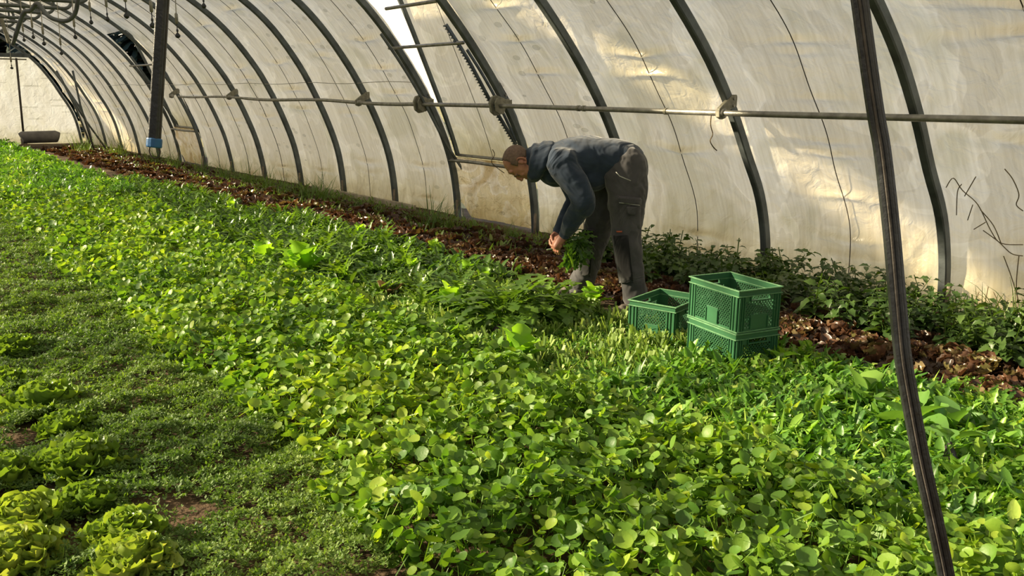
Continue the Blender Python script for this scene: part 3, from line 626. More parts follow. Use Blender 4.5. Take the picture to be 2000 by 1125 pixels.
# under-storey of the rocket bed
X, Y = scatter(lambda y: (2.62, 3.92 if y < 9 else 3.5), lambda y: 900 if y < 9 else 400, 5.0, 14.5); n = len(X)
strips('rocket_bed_greens', LOB+OVL, X, Y, np.full(n, .01)+.03*rng.random(n), U(.08, .17, n)*(1-.0*X), m_rocket, 'dense darker feathery greens filling the bed left of the bent man', 'salad bed', tilt=(.9, .35))
# moss and grass by the wall foot
X, Y = scatter(lambda y: (max(4.55-.03*y, 4.0), 5.45-.02*y), lambda y: 520 if y < 14 else 160, 5.6, 24.); k = rng.random(len(X)) < .8; X, Y = X[k], Y[k]; n = len(X)
strips('wallside_grass', BLD+OVL[:1], X, Y, np.zeros(n), U(.04, .12, n), m_grass, 'rough short grass and weeds along the foot of the right wall', 'grass', tilt=(1.1, .3))
# litter: brown dry leaves in the red bed
X, Y = scatter(lambda y: (3.65, 5.0), lambda y: 120 if y < 9 else 40, 1., 22.); n = len(X)
strips('dry_leaf_litter', OVL, X, Y, np.full(n, .015), U(.03, .07, n), m_brown, 'brown withered leaf litter between the red lettuces', 'leaf litter', tilt=(.1, .3))
# ------------------------------------------------------------------ plants that are things of their own
def rosette(name, mat, nleaf, Lr, pitch, T, seed, spread=.03, jit=.18, rr=(.2, .9), petiole=0.):
    r = np.random.default_rng(seed); out = []
    for i in range(nleaf):
        t = i/max(1, nleaf-1); a = i*2.39996+r.normal(0, .15); p = pitch[0]*(1-t)+pitch[1]*t+r.normal(0, jit); L = (Lr[0]*(1-t)+Lr[1]*t)*r.uniform(.82, 1.15)
        b = np.array([[-math.sin(a)*spread*(1-t), math.cos(a)*spread*(1-t), .005+.03*t*L+(.055*t**.7 if name == 'green_lettuce' else 0)]])
        out.append(batch(T[r.integers(0, len(T))], b, eul(np.array([a]), np.array([p]), np.array([r.normal(0, .2)])), np.array([[L]]), np.array([rr[0]+(rr[1]-rr[0])*r.random()])))
    return mk(name, out, mat)
ruf = lambda t: .12+.34*math.sin(pi*min(1, .12+.80*t))**1.0
LET = [strip(11, 8, ruf, bend=b, cup=.35, ruffle=.085, rfreq=3.4, seed=i, serr=.035) for i, b in enumerate((-.3, .3, .7, -.6))]
LETL = [strip(4, 3, ruf, bend=b, cup=.35, ruffle=.08, rfreq=2.3, seed=i) for i, b in enumerate((-.2, .4, .8))]
def place(name, me, loc, label, cat, group=None, rz=None, sc=1., tilt=0.):
    o = link(name, me); o.location = (loc[0], loc[1], loc[2] if len(loc) > 2 else 0.); o.rotation_euler = (rng.normal(0, tilt) if tilt else 0, rng.normal(0, tilt) if tilt else 0, rng.uniform(0, 2*pi) if rz is None else rz)
    o.scale = (sc, sc, sc); return tag(o, label, cat, group)
GL = [rosette('green_lettuce', m_lett, 105, (.080, .052), (.45, 1.45), LET, 40+i, .075, rr=(.0, .8), jit=.38) for i in range(3)]
gl = [((28, 695), .95, 'yellow-green leaf lettuce at the left edge, furthest up of the loose row'), ((5, 765), .9, 'leaf lettuce cut by the left edge just below the furthest one'),
      ((85, 808), 1.15, 'big spreading leaf lettuce left of centre in the loose row'), ((130, 850), .85, 'smaller leaf lettuce pressed against the right side of the big spreading one'), ((5, 945), .9, 'leaf lettuce cut by the left edge beside bare soil'),
      ((160, 925), 1.1, 'upright leaf lettuce right of the bare soil patch'), ((178, 1000), .85, 'leaf lettuce directly below the upright one, leaning on it'), ((45, 1050), 1.05, 'leaf lettuce in the bottom left corner above the lowest one'),
      ((25, 1120), 1.1, 'lowest leaf lettuce in the bottom left corner'), ((245, 1070), .95, 'leaf lettuce at the bottom, right of the bare soil'), ((262, 1130), 1., 'leaf lettuce cut by the bottom edge, reddish tips')]
for i, (q, sc, lab) in enumerate(gl):
    place('leaf_lettuce', GL[i % 3], G(*q), lab, 'lettuce', 'green lettuces at bottom left', sc=sc*1.12, tilt=.08)
# red lettuces in rows
RLH = [rosette('red_lettuce', m_red, 40, (.085, .05), (.25, 1.4), LET, 60+i, .05, rr=(.0, 1.), jit=.3) for i in range(3)]
RLL = [rosette('red_lettuce', m_red, 24, (.10, .06), (.25, 1.35), LETL, 70+i, .05, rr=(.0, 1.), jit=.3) for i in range(3)]
rows = [('nearest the crop beds', 0), ('second from the crop beds', 1), ('third from the crop beds', 2), ('fourth from the crop beds', 3), ('nearest the right wall', 4)]; cnt = 0
for rn, r in rows:
    y = .9+.1*r
    while y < 23.5 and cnt < 298:
        x0 = float(np.interp(y, (1, 3, 4.5, 9, 15), (3.88, 3.86, 4.08, 3.98, 3.56))); xw = .225 if y < 9 else .27; x = x0+r*xw+rng.normal(0, .03)
        st = .22 if y < 6 else (.36 if y < 10 else .62)
        if rng.random() < .93 and not (r > 3 and y > 9) and not (r < 1 and y < 2.2) and not (2.35 < y < 3.75 and x < 3.98):
            seg = 'beside the crates' if y < 4 else ('around the man' if y < 6.5 else ('left of the man' if y < 12 else 'towards the far end'))
            if inpic(np.array([x]), np.array([y]), .1, 60)[0]:
                place('red_lettuce', (RLH if y < 7 else RLL)[cnt % 3], (x, y+rng.normal(0, .03), 0), 'red-brown lettuce head %s, row %s' % (seg, rn), 'lettuce', 'red-brown lettuces %s, row %s' % (seg, rn), sc=rng.uniform(.9, 1.2)*(1 if y < 7 else 1.15), tilt=.1); cnt += 1
        y += st*rng.uniform(.9, 1.1)
X, Y = scatter(lambda y: (float(np.interp(y, (1, 3, 4.5, 9, 15), (3.78, 3.8, 4.0, 3.9, 3.5))), 4.95), lambda y: 420 if y < 6 else (300 if y < 12 else 130), .9, 23.); n = len(X)
strips('red_seedlings', LETL, X, Y, np.full(n, .01), U(.035, .075, n), m_red, 'small reddish-brown leaves filling the ground between the red lettuces', 'salad bed', tilt=(.7, .35))
# rocket clumps
serl = lambda t: (.009 if t < .32 else .012+.055*math.sin(pi*min(1, (t-.22)/.80))**.7)
ROK = [strip(15, 2, serl, bend=b, cup=.1, serr=.6, ruffle=.02, seed=i, fold=.35) for i, b in enumerate((.7, 1.2, 1.7))]
RC = [rosette('rocket_plant', m_rocket, 64, (.25, .26), (.55, 1.45), ROK, 80+i, .06, .2) for i in range(4)]
cnt = 0
rk = []
for y in np.arange(4.7, 13.5, .34):
    for x in np.arange(2.75, 3.75, .30):
        rk.append((x+rng.normal(0, .05), y+rng.normal(0, .06)))
for i, (x, y) in enumerate(rk):
    if (x > 3.45 and y < 6.3) or rng.random() < .12 or np.hypot(x-G(1240, 615)[0], y-G(1240, 615)[1]) < .35: continue
    s = .62+.45*max(0, 1-abs(y-6.6)/3.2); seg = 'just left of the man' if y < 7 else ('in the middle of its bed' if y < 10 else 'at the far end of its bed'); sd = 'on the crate side' if x < 3.2 else 'on the wall side'
    place('rocket_plant', RC[i % 4], (x, y, 0), 'bushy dark lobed salad plant %s, %s' % (seg, sd), 'salad plant', 'lobed salad plants %s, %s' % (seg, sd), sc=s*rng.uniform(.85, 1.1), tilt=.1)
# big arching clump before the man
CLP = [strip(16, 2, lambda t: (.007 if t < .5 else .012+.062*math.sin(pi*min(1, (t-.5)/.52))**.7), bend=b, cup=.1, serr=.62, ruffle=.02, seed=i, fold=.35) for i, b in enumerate((1., 1.5, 1.9))]
BIGC = rosette('feathery_clump', m_rocket, 170, (.42, .38), (.5, 1.5), CLP, 99, .14, .25)
for q, s, lab in [((985, 640), 1.0, 'largest dark feathery clump with arching stalks, left below the man'), ((1060, 625), .85, 'dark feathery clump right beside the largest one, below the man\'s hands'), ((900, 600), .72, 'dark feathery clump left of the largest one')]:
    place('feathery_clump', BIGC, G(*q), lab, 'salad plant', 'big feathery clumps', sc=s)
# yellow-green mustards
ml = lambda t: .03 if t < .3 else .05+.26*math.sin(pi*min(1, (t-.28)/.78))**.8
MUS = [strip(10, 4, ml, bend=b, cup=.2, serr=.22, ruffle=.05, seed=i, rfreq=3) for i, b in enumerate((.3, .6, .9))]
MM = [rosette('mustard_plant', m_mustard, 10, (.24, .26), (.8, 1.45), MUS, 110+i, .03, .15) for i in range(2)]
for i, (q, s, lab) in enumerate([((590, 545), 1.1, 'tall upright yellow-green lobed leaf plant in the middle of the left half'), ((515, 528), .9, 'yellow-green lobed plant just left of the tall upright one'), ((880, 612), .75, 'bright yellow-green leaf lit in front of the dark feathery clumps'),
                  ((800, 545), .6, 'small yellow-green plant above the brown-tinged broken plant'), ((910, 545), .55, 'yellow-green plant among dark greens, left of the man'), ((700, 470), .6, 'pale green plant near the red lettuces in the middle'), ((1155, 600), .6, 'yellow-green plant at the man\'s far foot'),
                  ((850, 498), .5, 'light green leaf standing out before the red lettuces, right of the weeds'), ((1005, 715), .75, 'pointed light green leaf lying over the cut stubs'), ((620, 470), .55, 'pale lobed plant behind the tall upright one'), ((560, 440), .5, 'small yellow-green plant near the top of the lobed greens'), ((455, 415), .55, 'yellow-green plant nearest the red lettuces at left'), ((760, 500), .5, 'pale lobed plant left of the middle of the red bed edge'), ((950, 560), .5, 'yellow-green leaf cluster behind the largest feathery clump'), ((680, 560), .5, 'light green plant right of the tall upright one'), ((1500, 860), .4, 'round bright yellow-green leaf on the cut rows'), ((1570, 700), .35, 'small yellow-green plant beside the crates\' right corner')]):
    place('mustard_plant', MM[i % 2], G(*q), lab, 'salad plant', 'yellow-green lobed plants', sc=s, tilt=.1)
# pak choi
pk = lambda t: .045 if t < .35 else .05+.27*math.sin(pi*min(1, (t-.33)/.72))**.7
PK = [strip(9, 4, pk, bend=b, cup=.25, seed=i, ruffle=.012, serr=.03) for i, b in enumerate((.3, .9, 1.5))]
PM = [rosette('pak_choi', m_pak, 9, (.20, .20), (.6, 1.4), PK, 120+i, .03, .2) for i in range(3)]
for i, (q, s, lab) in enumerate([((1665, 800), 1., 'broad-leaved green plant just left of the black strap'), ((1600, 815), .7, 'smaller broad-leaved plant left of the one beside the strap'), ((1775, 850), 1.15, 'biggest broad-leaved plant, directly behind the black strap'), ((1850, 860), .9, 'broad-leaved plant right of the black strap with pale arching leaf'),
                  ((1860, 960), .85, 'drooping broad-leaved plant beside the dark root, right of the strap'), ((1985, 1000), .85, 'broad-leaved plant cut by the right edge'), ((1320, 880), .45, 'small grey-green broad leaf plant at the edge of the round-leaved bed'), ((1650, 990), .5, 'flat broad-leaved plant left of the strap, greyish leaf'), ((1490, 870), .4, 'small bright broad leaf on the cut rows left of the strap')]):
    place('broad_leaf_plant', PM[i % 3], G(*q), lab, 'salad plant', 'broad-leaved plants at right', sc=s, tilt=.12)
# brownish broken plant and stray red leaf
BM = rosette('withered_chicory', m_brown, 9, (.17, .16), (.3, 1.4), PK, 140, .03, .3)
for q, s, lab in [((755, 590), .9, 'withered brown and purple plant in the middle of the salad beds'), ((405, 450), .8, 'dark withered plant at the left end of the bed of lobed greens'), ((660, 610), .5, 'small withered plant left of the brown broken one')]:
    place('withered_plant', BM, G(*q), lab, 'plant', 'withered plants', sc=s)
o = place('red_leaf', mk('red_leaf', [batch(PK[1], np.zeros((1, 3)), eul(np.array([0.]), np.array([.5]), np.array([.5])), np.array([[.12]]), np.array([.5]))], leafmat('rust_leaf', [(0, (.28, .04, .015)), (1, (.30, .05, .02))], (1, .6, .4))), (*G(715, 622)[:2], .10), 'single rust-red leaf lying on the salad bed', 'leaf', rz=2.)
# purple roots
def root(q, s, lab, tilt=.3):
    p = G(*q); m = MB(); prof = [(0, 0), (.022, .006), (.040, .03), (.046, .06), (.040, .09), (.022, .115), (.010, .125), (.006, .14)]
    t = thing('purple_root', (p[0], p[1], -.01), lab, 'root vegetable', 'dark purple roots')
    m.sweep([(0, 0, z*s) for r_, z in prof], lambda i: [((prof[i][0]*s+.001)*math.cos(a), (prof[i][0]*s+.001)*math.sin(a)) for a in np.linspace(0, 2*pi, 15)[:-1]], (1, 0, 0)).build('bulb', m_bulb, t, smooth=True)
    V, F, A = batch(PK[1], np.repeat([[0, 0, .12*s]], 3, 0), eul(np.array([.3, 2.4, 4.5]), np.array([.9, 1.1, 1.]), np.zeros(3)), np.array([[.13], [.15], [.12]])*s, np.array([.2, .5, .8]))
    link('leaf_tuft', npmesh('leaf_tuft', V, F, m_pak, attr={'rnd': A}), t); t.rotation_euler = (tilt, tilt*.5, 1.)
root((1835, 925), 1.0, 'shiny dark purple root beside the black strap'); root((1995, 915), .9, 'dark purple root at the right edge'); root((1510, 738), .8, 'dark purple root just right of the lower crate'); 
root((398, 448), 1., 'dark purple root among withered leaves at left'); root((458, 452), .9, 'dark purple root right of the first one at left'); root((485, 458), .8, 'dark purple root nearest the yellow-green lobed plant'); root((965, 660), .7, 'dark purple root under the largest feathery clump')
# wall-side leafy plants
nl = lambda t: .015 if t < .2 else .02+.20*math.sin(pi*min(1, (t-.18)/.82))**.9
NL = [strip(7, 2, nl, bend=b, cup=.1, serr=.18, seed=i, fold=.25) for i, b in enumerate((.5, .9, 1.3))]
def nettle(seed, h=.26):
    r = np.random.default_rng(seed); out = []; stems = 5
    for s in range(stems):
        a0 = r.uniform(0, 2*pi); lean = r.uniform(.1, .6); hh = h*r.uniform(.6, 1.15)
        for k in range(6):
            t = (k+1)/6; c = np.array([math.cos(a0)*lean*hh*t*1.1, math.sin(a0)*lean*hh*t*1.1, hh*t*(1-.25*lean*t)])
            for q in range(2):
                a = a0+k*1.57+q*pi; L = .13*(1-.45*t)*r.uniform(.8, 1.2)
                out.append(batch(NL[r.integers(0, 3)], c[None], eul(np.array([a]), np.array([r.uniform(-.1, .7)]), np.array([r.normal(0, .3)])), np.array([[L]]), np.array([.15+.7*r.random()])))
        st = strip(4, 1, lambda t: .012, bend=0.); out.append(batch(st, np.zeros((1, 3)), eul(np.array([a0-pi/2]), np.array([math.atan2(1, lean*1.1)]), np.array([0.])), np.array([[hh*1.1]]), np.array([.5])))
    return mk('wallside_plant', out, m_nettle)
NM = [nettle(150+i) for i in range(4)]
i = 0
for y in np.arange(.7, 5.3, .17):
    for x in (4.72, 4.95, 5.17, 5.36):
        if x < 4.9 and (y < 1.2 or y > 4.4): continue
        xx = x-.035*(y-3)+rng.normal(0, .05); yy = y+rng.normal(0, .06)
        seg = 'right of the leaning strap' if yy < 2.1 else ('behind the crates' if yy < 3.9 else 'behind the man')
        place('wallside_plant', NM[i % 4], (min(xx, arch_at(yy, .1)-.22), yy, 0), 'dark leafy pointed-leaf plant by the wall '+seg, 'plant', 'pointed-leaf plants by the wall '+seg, sc=rng.uniform(.75, 1.15)*(1.1 if yy < 2 else 1.), tilt=.06); i += 1
# grass tufts and weeds against the film
GT = [mk('grass_tuft', [(lambda v: (v[0], v[1], np.full(len(v[0]), .5)))(tuft(200+i, 60, [strip(5, 1, lambda t: .014*(1-t)+.002, bend=b) for b in (.3, .8, 1.2)], .5, (.6, 1.2)))], m_grass) for i in range(3)]
for i, (q, s, lab) in enumerate([((845, 452), .42, 'large grass tuft at the wall left of the near vent'), ((885, 455), .32, 'grass tuft right next to the large one left of the vent'), ((815, 440), .26, 'smaller grass tuft left of the large one'), ((620, 398), .40, 'bright feathery weed clump at the wall, third panel left of the vent'), ((560, 385), .36, 'dark weed clump left of the bright feathery one'),
      ((645, 402), .33, 'weed clump right of the bright feathery one'), ((595, 392), .36, 'weed clump between the bright and the dark one'), ((480, 362), .40, 'grass tuft at the wall right of the hanging pole'), ((520, 372), .36, 'grass tuft before the steel hoop right of the hanging pole'), ((440, 352), .36, 'grass tuft near the far vent'), ((395, 340), .34, 'low tuft below the hanging pole\'s right'),
      ((340, 328), .40, 'bushy tuft just right of the hanging pole end'), ((300, 322), .42, 'bushy tuft under the hanging pole end'), ((230, 305), .55, 'bright yellow-green weed in the far right corner'), ((165, 300), .5, 'dark weed at the foot of the far hoop'), ((700, 415), .22, 'grass tuft by the pale edging board'), ((745, 425), .22, 'grass tuft at the right end of the edging board'), ((1000, 470), .22, 'grass tuft below the loose film left of the man'),
      ((1085, 478), .22, 'grass tuft at the foot of the hoop behind the man\'s hands'), ((925, 455), .2, 'grass tuft at the hoop foot left of the loose film'), ((1885, 655), .30, 'dry grass tuft at the foot of the nearest hoop'), ((1985, 680), .4, 'grass tuft at the right edge by the wall'), ((1400, 540), .24, 'grass tuft against the film left of the crates\' hoop'), ((1545, 560), .24, 'thin grass tuft against the film right of the crates\' hoop')]):
    p = G(*q); p[0] = min(p[0], arch_at(p[1], .1)-.27)
    place('grass_tuft', GT[i % 3], p, lab, 'grass tuft', 'grass tufts along the wall', sc=s, tilt=.08)
# dry brambles on the film at right
br = [[(1848, 366), (1862, 348), (1880, 372), (1910, 400), (1935, 450), (1955, 475), (1998, 478)], [(1884, 383), (1906, 345)], [(1868, 420), (1870, 375), (1878, 360)], [(1890, 430), (1900, 400)], [(1902, 448), (1925, 434)], [(1955, 475), (1940, 440), (1915, 410)], [(1962, 330), (1978, 350), (1990, 380), (1985, 400), (1998, 412)], [(1920, 450), (1950, 472), (1975, 495), (1998, 500)], [(1990, 500), (1985, 560), (1992, 610), (1998, 660)], [(1960, 500), (1975, 540), (1990, 590)], [(1908, 640), (1902, 600), (1912, 570)], [(1928, 655), (1922, 610), (1930, 560)], [(1945, 660), (1950, 600), (1940, 570)]]
t = thing('dry_bramble', (arch_at(1.7, .3), 1.7, 0), 'dry brown bramble stems climbing the film at the right edge', 'bramble'); o_ = Vector(t.location)
m_bst = basic('bramble_bark', (.22, .17, .10), .9)
def onfilm(x, y):
    d = ray(x, y); lo = .0005; 
    for s_ in np.linspace(.0005, .02, 900):
        P = CAM+d*s_
        if P[0] > arch_at(P[1], min(max(P[2], .0), 3.))-.03: return P
    return CAM+d*.003
for b_ in br:
    P_ = [Vector(onfilm(*q))-o_ for q in b_]; P_ = [Vector(p) for p in cat_rom(P_, 5)] if len(P_) > 2 else P_
    MB().tube(P_, .0032, 5).build('stem', m_bst, t, smooth=True)
# ------------------------------------------------------------------ conifers outside
m_needle = leafmat('spruce_needles', [(0, (.012, .028, .02)), (1, (.04, .07, .045))], (1, 1, .8), .7, .1, objrand=True)
m_bark = basic('spruce_bark', (.10, .07, .05), .9, 0, .3, 4, .5, 20)
def spruce(seed, h=9.):
    r = np.random.default_rng(seed); out = []; fr = strip(4, 2, lambda t: .16*(1-t)+.02, bend=.5, cup=-.2, serr=.35)
    for k in range(int(h*3)):
        z = h*(.12+.88*k/(h*3)); R_ = (1-z/h)*h*.30+.25; m = 15
        out.append(batch(fr, np.repeat([[0, 0, z]], m, 0), eul(np.arange(m)*2*pi/m+r.uniform(0, 3, m)*.4, r.uniform(-.25, .1, m), r.normal(0, .2, m)), np.full((m, 1), R_)*r.uniform(.75, 1.15, (m, 1)), r.random(m)))
    return mk('spruce_crown', out, m_needle)
SP = [spruce(300+i) for i in range(2)]; tr = MB().tube([(0, 0, -.2), (0, 0, 8.5)], [.16, .03], 8).build('trunk', m_bark); tr_me = tr.data; bpy.data.objects.remove(tr)
for i, (x, y, s) in enumerate([(-1.5, 38, 1.1), (2., 41, 1.2), (5., 37, 1.), (8.2, 40, 1.15), (11.5, 36, 1.05), (13.5, 40, 1.2), (16.5, 36, 1.1), (12.8, 31.5, .8), (15.5, 44, 1.3)]+[(5.5+1.35*j, 32.5+.8*(j % 2), .80) for j in range(7)]):
    t = thing('spruce_tree', (x, y, -.05), 'dark spruce tree outside beyond the far end of the tunnel', 'tree', 'spruces beyond the tunnel', rz=i*1.3); t.scale = (s, s, s)
    c_ = link('crown', SP[i % 2], t); q_ = link('trunk', tr_me, t)

for i in range(18):  # unseen spruce row added to dim the sky fill from the left
    t = thing('spruce_tree', (-15-1.5*(i % 2), -8+2.6*i, -.05), 'unseen dark spruce added left of the tunnel to block low sky light', 'tree', 'unseen spruces added to block sky light', rz=i*2.1); t.scale = (.72, .72, .58+.08*(i % 3))
    link('crown', SP[i % 2], t); link('trunk', tr_me, t)
# ------------------------------------------------------------------ crates
m_crate = basic('green_crate_plastic', (.028, .115, .050), .42, 0, .12, 6, .12, 90, .5, .003)
m_rim = basic('scuffed_crate_rim', (.10, .24, .11), .6, 0, .3, 30, .2, 90)
def crate(loc, rz, lab, L=.40, Wd=.285):
    Hh, T = .222, .004; t = thing('harvest_crate', loc, lab, 'crate', None, rz)
    def side(nm, c, tx, half, nrm, win, z0, z1, plate, handle):
        """wall as frame + diamond lattice; c centre at floor, tx tangent, nrm outward"""
        tx = Vector(tx); nrm = Vector(nrm); c = Vector(c); up_ = Vector((0, 0, 1)); rot = Matrix((tx, nrm, up_)).transposed()
        def bx(m, s0, s1, a0, a1, d=T, o=0.): m.box(c+tx*(s0+s1)/2+up_*(a0+a1)/2+nrm*o, (s1-s0, d, a1-a0), rot)
        m = MB(); bx(m, -half, -win, .0, Hh); bx(m, win, half, .0, Hh); bx(m, -win, win, 0, z0)
        if handle: bx(m, -win, -.06, z1, Hh); bx(m, .06, win, z1, Hh); bx(m, -.06, .06, Hh-.028, Hh)
        else: bx(m, -win, win, z1, Hh)
        for s in (-1, 1):
            for q in (win+.008, win+(half-win)*.5, half-.004): bx(m, s*q-.002, s*q+.002, 0.012, Hh-.034, .007, .004)
        m.build('side_wall', m_crate, t)
        g_ = MB(); sp = .0215; bw = .0042; w2 = win; hh = z1-z0; zc = (z0+z1)/2
        kmax = int((2*w2+hh)/sp)+2
        for sg in (1, -1):
            for k in range(-kmax, kmax):
                o_ = k*sp; pts = []                       # line z = sg*s + o_
                for s_ in (-w2, w2):
                    z = sg*s_*1.15+o_
                    if -hh/2 <= z <= hh/2: pts.append((s_, z))
                for z in (-hh/2, hh/2):
                    s_ = (z-o_)/(sg*1.15)
                    if -w2 < s_ < w2: pts.append((s_, z))
                if len(pts) < 2: continue
                a_, b_ = pts[0], pts[1]
                if math.hypot(a_[0]-b_[0], a_[1]-b_[1]) < .004: continue
                g_.beam(c+tx*a_[0]+up_*(zc+a_[1]), c+tx*b_[0]+up_*(zc+b_[1]), bw, .0035, nrm)
        g_.build('lattice', m_crate, t)
        p_ = MB(); bx(p_, -plate[0], plate[0], plate[1], plate[2], .006, .002)
        for s in (-1, 1): bx(p_, s*plate[0]-.003, s*plate[0]+.003, plate[1], plate[2]-.012, .014, .004)
        p_.build('label_plate', m_crate, t, bevel=.001)
        if handle:
            h_ = MB(); bx(h_, -.064, .064, Hh-.058, Hh-.052, .018, .004); bx(h_, -.064, -.060, Hh-.058, Hh-.028, .014, .003); bx(h_, .060, .064, Hh-.058, Hh-.028, .014, .003); h_.build('hand_grip', m_crate, t, bevel=.001)
    for s in (-1, 1):
        side('long', (0, s*(Wd/2-.006), 0), (1, 0, 0), L/2-.006, (0, s, 0), L/2-.062, .020, Hh-.040, (.046, .018, .100), False)
        side('short', (s*(L/2-.006), 0, 0), (0, 1, 0), Wd/2-.006, (s, 0, 0), Wd/2-.052, .020, Hh-.060, (.056, .018, .092), True)
    for nm, z0, z1, o_ in (('rim', Hh-.004, Hh+.003, .004), ('rim_flange', Hh-.033, Hh-.028, .003), ('foot_rim', .004, .010, .002)):
        m = MB(); a, b = L/2+o_, Wd/2+o_; w_ = .012
        m.box((0, b-w_/2, (z0+z1)/2), (2*a, w_, z1-z0)); m.box((0, -b+w_/2, (z0+z1)/2), (2*a, w_, z1-z0)); m.box((a-w_/2, 0, (z0+z1)/2), (w_, 2*b-2*w_, z1-z0)); m.box((-a+w_/2, 0, (z0+z1)/2), (w_, 2*b-2*w_, z1-z0))
        m.build(nm, m_rim, t, bevel=.0015)
    MB().box((0, 0, .006), (L-.014, Wd-.014, .006)).build('floor_panel', m_crate, t); return t
u_ = math.atan2(.98, .2); cu, cv = np.array([.2, .98]), np.array([.98, -.2]); Fp = np.array([3.41, 2.61])
cc = Fp+cu*.205+cv*.147
crate((cc[0], cc[1], .0), u_, 'lower green crate of the stack of two, half hidden by greens')
crate((cc[0]-.002, cc[1], .2255), u_+.008, 'upper green crate, empty, stacked on top of another')
v2 = math.atan2(.258, .966)
crate((3.735, 3.375, .0), v2-pi/2, 'single green crate left of the stacked two, at the man\'s feet', .31, .385)
crM = mk('cut_greens', [batch(LOB[1], np.stack([U(-.14, .14, 50), U(-.09, .09, 50), U(.01, .05, 50)], 1), eul(U(0, 6.3, 50), U(-.1, .5, 50), U(-.5, .5, 50)), U(.05, .10, 50)[:, None], U(0, 1, 50)), batch(strip(2, 1, lambda t: .07, bend=.1), np.stack([U(-.14, .14, 40), U(-.09, .09, 40), U(.03, .08, 40)], 1), eul(U(0, 6.3, 40), U(-.1, .8, 40), U(-.5, .5, 40)), U(.03, .07, 40)[:, None], U(0, 1, 40))], m_red)
o = place('cut_greens', crM, (3.735, 3.375, .02), 'loose harvested leaves inside the single green crate', 'greens', rz=v2); o['kind'] = 'stuff'
# ------------------------------------------------------------------ the man
def fabric(name, col, weave=900, fold=.9, var=.18):
    m, nt, out = newmat(name); tc = N(nt, 'TexCoord'); ob = tc.outputs['Object']
    nz = N(nt, 'TexNoise', {'Vector': ob, 'Scale': 14., 'Detail': 5.}); c = ramp(nt, nz.outputs[0], [(.3, tuple(x*(1-var) for x in col)), (.7, tuple(x*(1+var) for x in col))])
    n1 = N(nt, 'TexNoise', {'Vector': ob, 'Scale': 5., 'Detail': 2., 'Distortion': 1.5}); n2 = N(nt, 'TexNoise', {'Vector': ob, 'Scale': float(weave), 'Detail': 1.})
    b1 = N(nt, 'Bump', {'Height': n1.outputs[0], 'Strength': fold, 'Distance': .035}); b2 = N(nt, 'Bump', {'Height': n2.outputs[0], 'Strength': .25, 'Distance': .001, 'Normal': b1.outputs[0]})
    p = N(nt, 'BsdfPrincipled', {'Base Color': c, 'Roughness': .9, 'Normal': b2.outputs[0], 'Specular IOR Level': .15, 'Sheen Weight': .25, 'Sheen Roughness': .5}); nt.links.new(p.outputs[0], out.inputs[0]); return m
m_sweat = fabric('slate_blue_fleece', (.027, .041, .068)); m_trou = fabric('grey_work_cloth', (.070, .069, .074)); m_pad = fabric('black_knee_cloth', (.014, .014, .015)); m_pad2 = m_pad
m_pipe = basic('pale_piping', (.45, .45, .42), .7); m_tagc = basic('orange_tag', (.40, .09, .04), .7); m_shoe = basic('worn_leather', (.10, .085, .07), .8, 0, .4, 20, .4, 60)
m_skin, nt, out = newmat('skin'); tc = N(nt, 'TexCoord'); nz = N(nt, 'TexNoise', {'Vector': tc.outputs['Object'], 'Scale': 18., 'Detail': 5.})
c = ramp(nt, nz.outputs[0], [(.3, (.32, .135, .09)), (.7, (.45, .21, .145))]); nb = N(nt, 'TexNoise', {'Vector': tc.outputs['Object'], 'Scale': 200., 'Detail': 2.}); bp = N(nt, 'Bump', {'Height': nb.outputs[0], 'Strength': .2, 'Distance': .001})
p = N(nt, 'BsdfPrincipled', {'Base Color': c, 'Roughness': .48, 'Normal': bp.outputs[0], 'Subsurface Weight': .12, 'Subsurface Radius': (.01, .004, .002), 'Subsurface Scale': .5}); nt.links.new(p.outputs[0], out.inputs[0])
m_hair = basic('shaved_hair', (.15, .098, .072), .75, 0, .25, 60, .4, 500)
GB = 5.60                                               # distance of the body plane
def B(px, py, dg=0.): return Vector(W(px, py, GB+dg))
root_ = Vector(G(1185, 600)); root_.z = 0
man = thing('person', tuple(root_), 'person in slate blue hoodie and grey work trousers bending over to pick greens', 'person')
FHv = Vector(FH)
def loft(path, n=20, sub=5, name=None, m=None):
    """path: (Vector centre, a (towards depth), b (in plane), [twist]) -> closed tube with round ends"""
    arr = np.array([[*p[0], p[1], p[2]] for p in path]); C_ = cat_rom(arr, sub); P = [Vector(q[:3])-root_ for q in C_]; k = len(P)
    ra = [max(.001, q[3]) for q in C_]; rb = [max(.001, q[4]) for q in C_]
    t0 = (P[1]-P[0]).normalized(); t1 = (P[-1]-P[-2]).normalized(); pre = []; post = []
    for fr in (.98, .85, .5): pre.append((P[0]-t0*rb[0]*.6*fr, ra[0]*math.sqrt(max(0, 1-fr*fr)), rb[0]*math.sqrt(max(0, 1-fr*fr)))); post.insert(0, (P[-1]+t1*rb[-1]*.6*fr, ra[-1]*math.sqrt(max(0, 1-fr*fr)), rb[-1]*math.sqrt(max(0, 1-fr*fr))))
    full = pre+list(zip(P, ra, rb))+post; m = m or MB()
    m.sweep([q[0] for q in full], lambda i: [(full[i][1]*math.cos(2*pi*j/n), full[i][2]*math.sin(2*pi*j/n)) for j in range(n)], tuple(FH)); return m
def blob(m, c, r, ax=None):
    c = Vector(c)-root_; V = []; F = []; nu, nv = 14, 9; M_ = ax or Matrix.Identity(3)
    for i in range(nv+1):
        th = pi*i/nv
        for j in range(nu):
            ph = 2*pi*j/nu; V.append(c+M_ @ Vector((r[0]*math.sin(th)*math.cos(ph), r[1]*math.sin(th)*math.sin(ph), r[2]*math.cos(th))))
    F = [(i*nu+j, i*nu+(j+1) % nu, (i+1)*nu+(j+1) % nu, (i+1)*nu+j) for i in range(nv) for j in range(nu)]; return m.add(V, F)
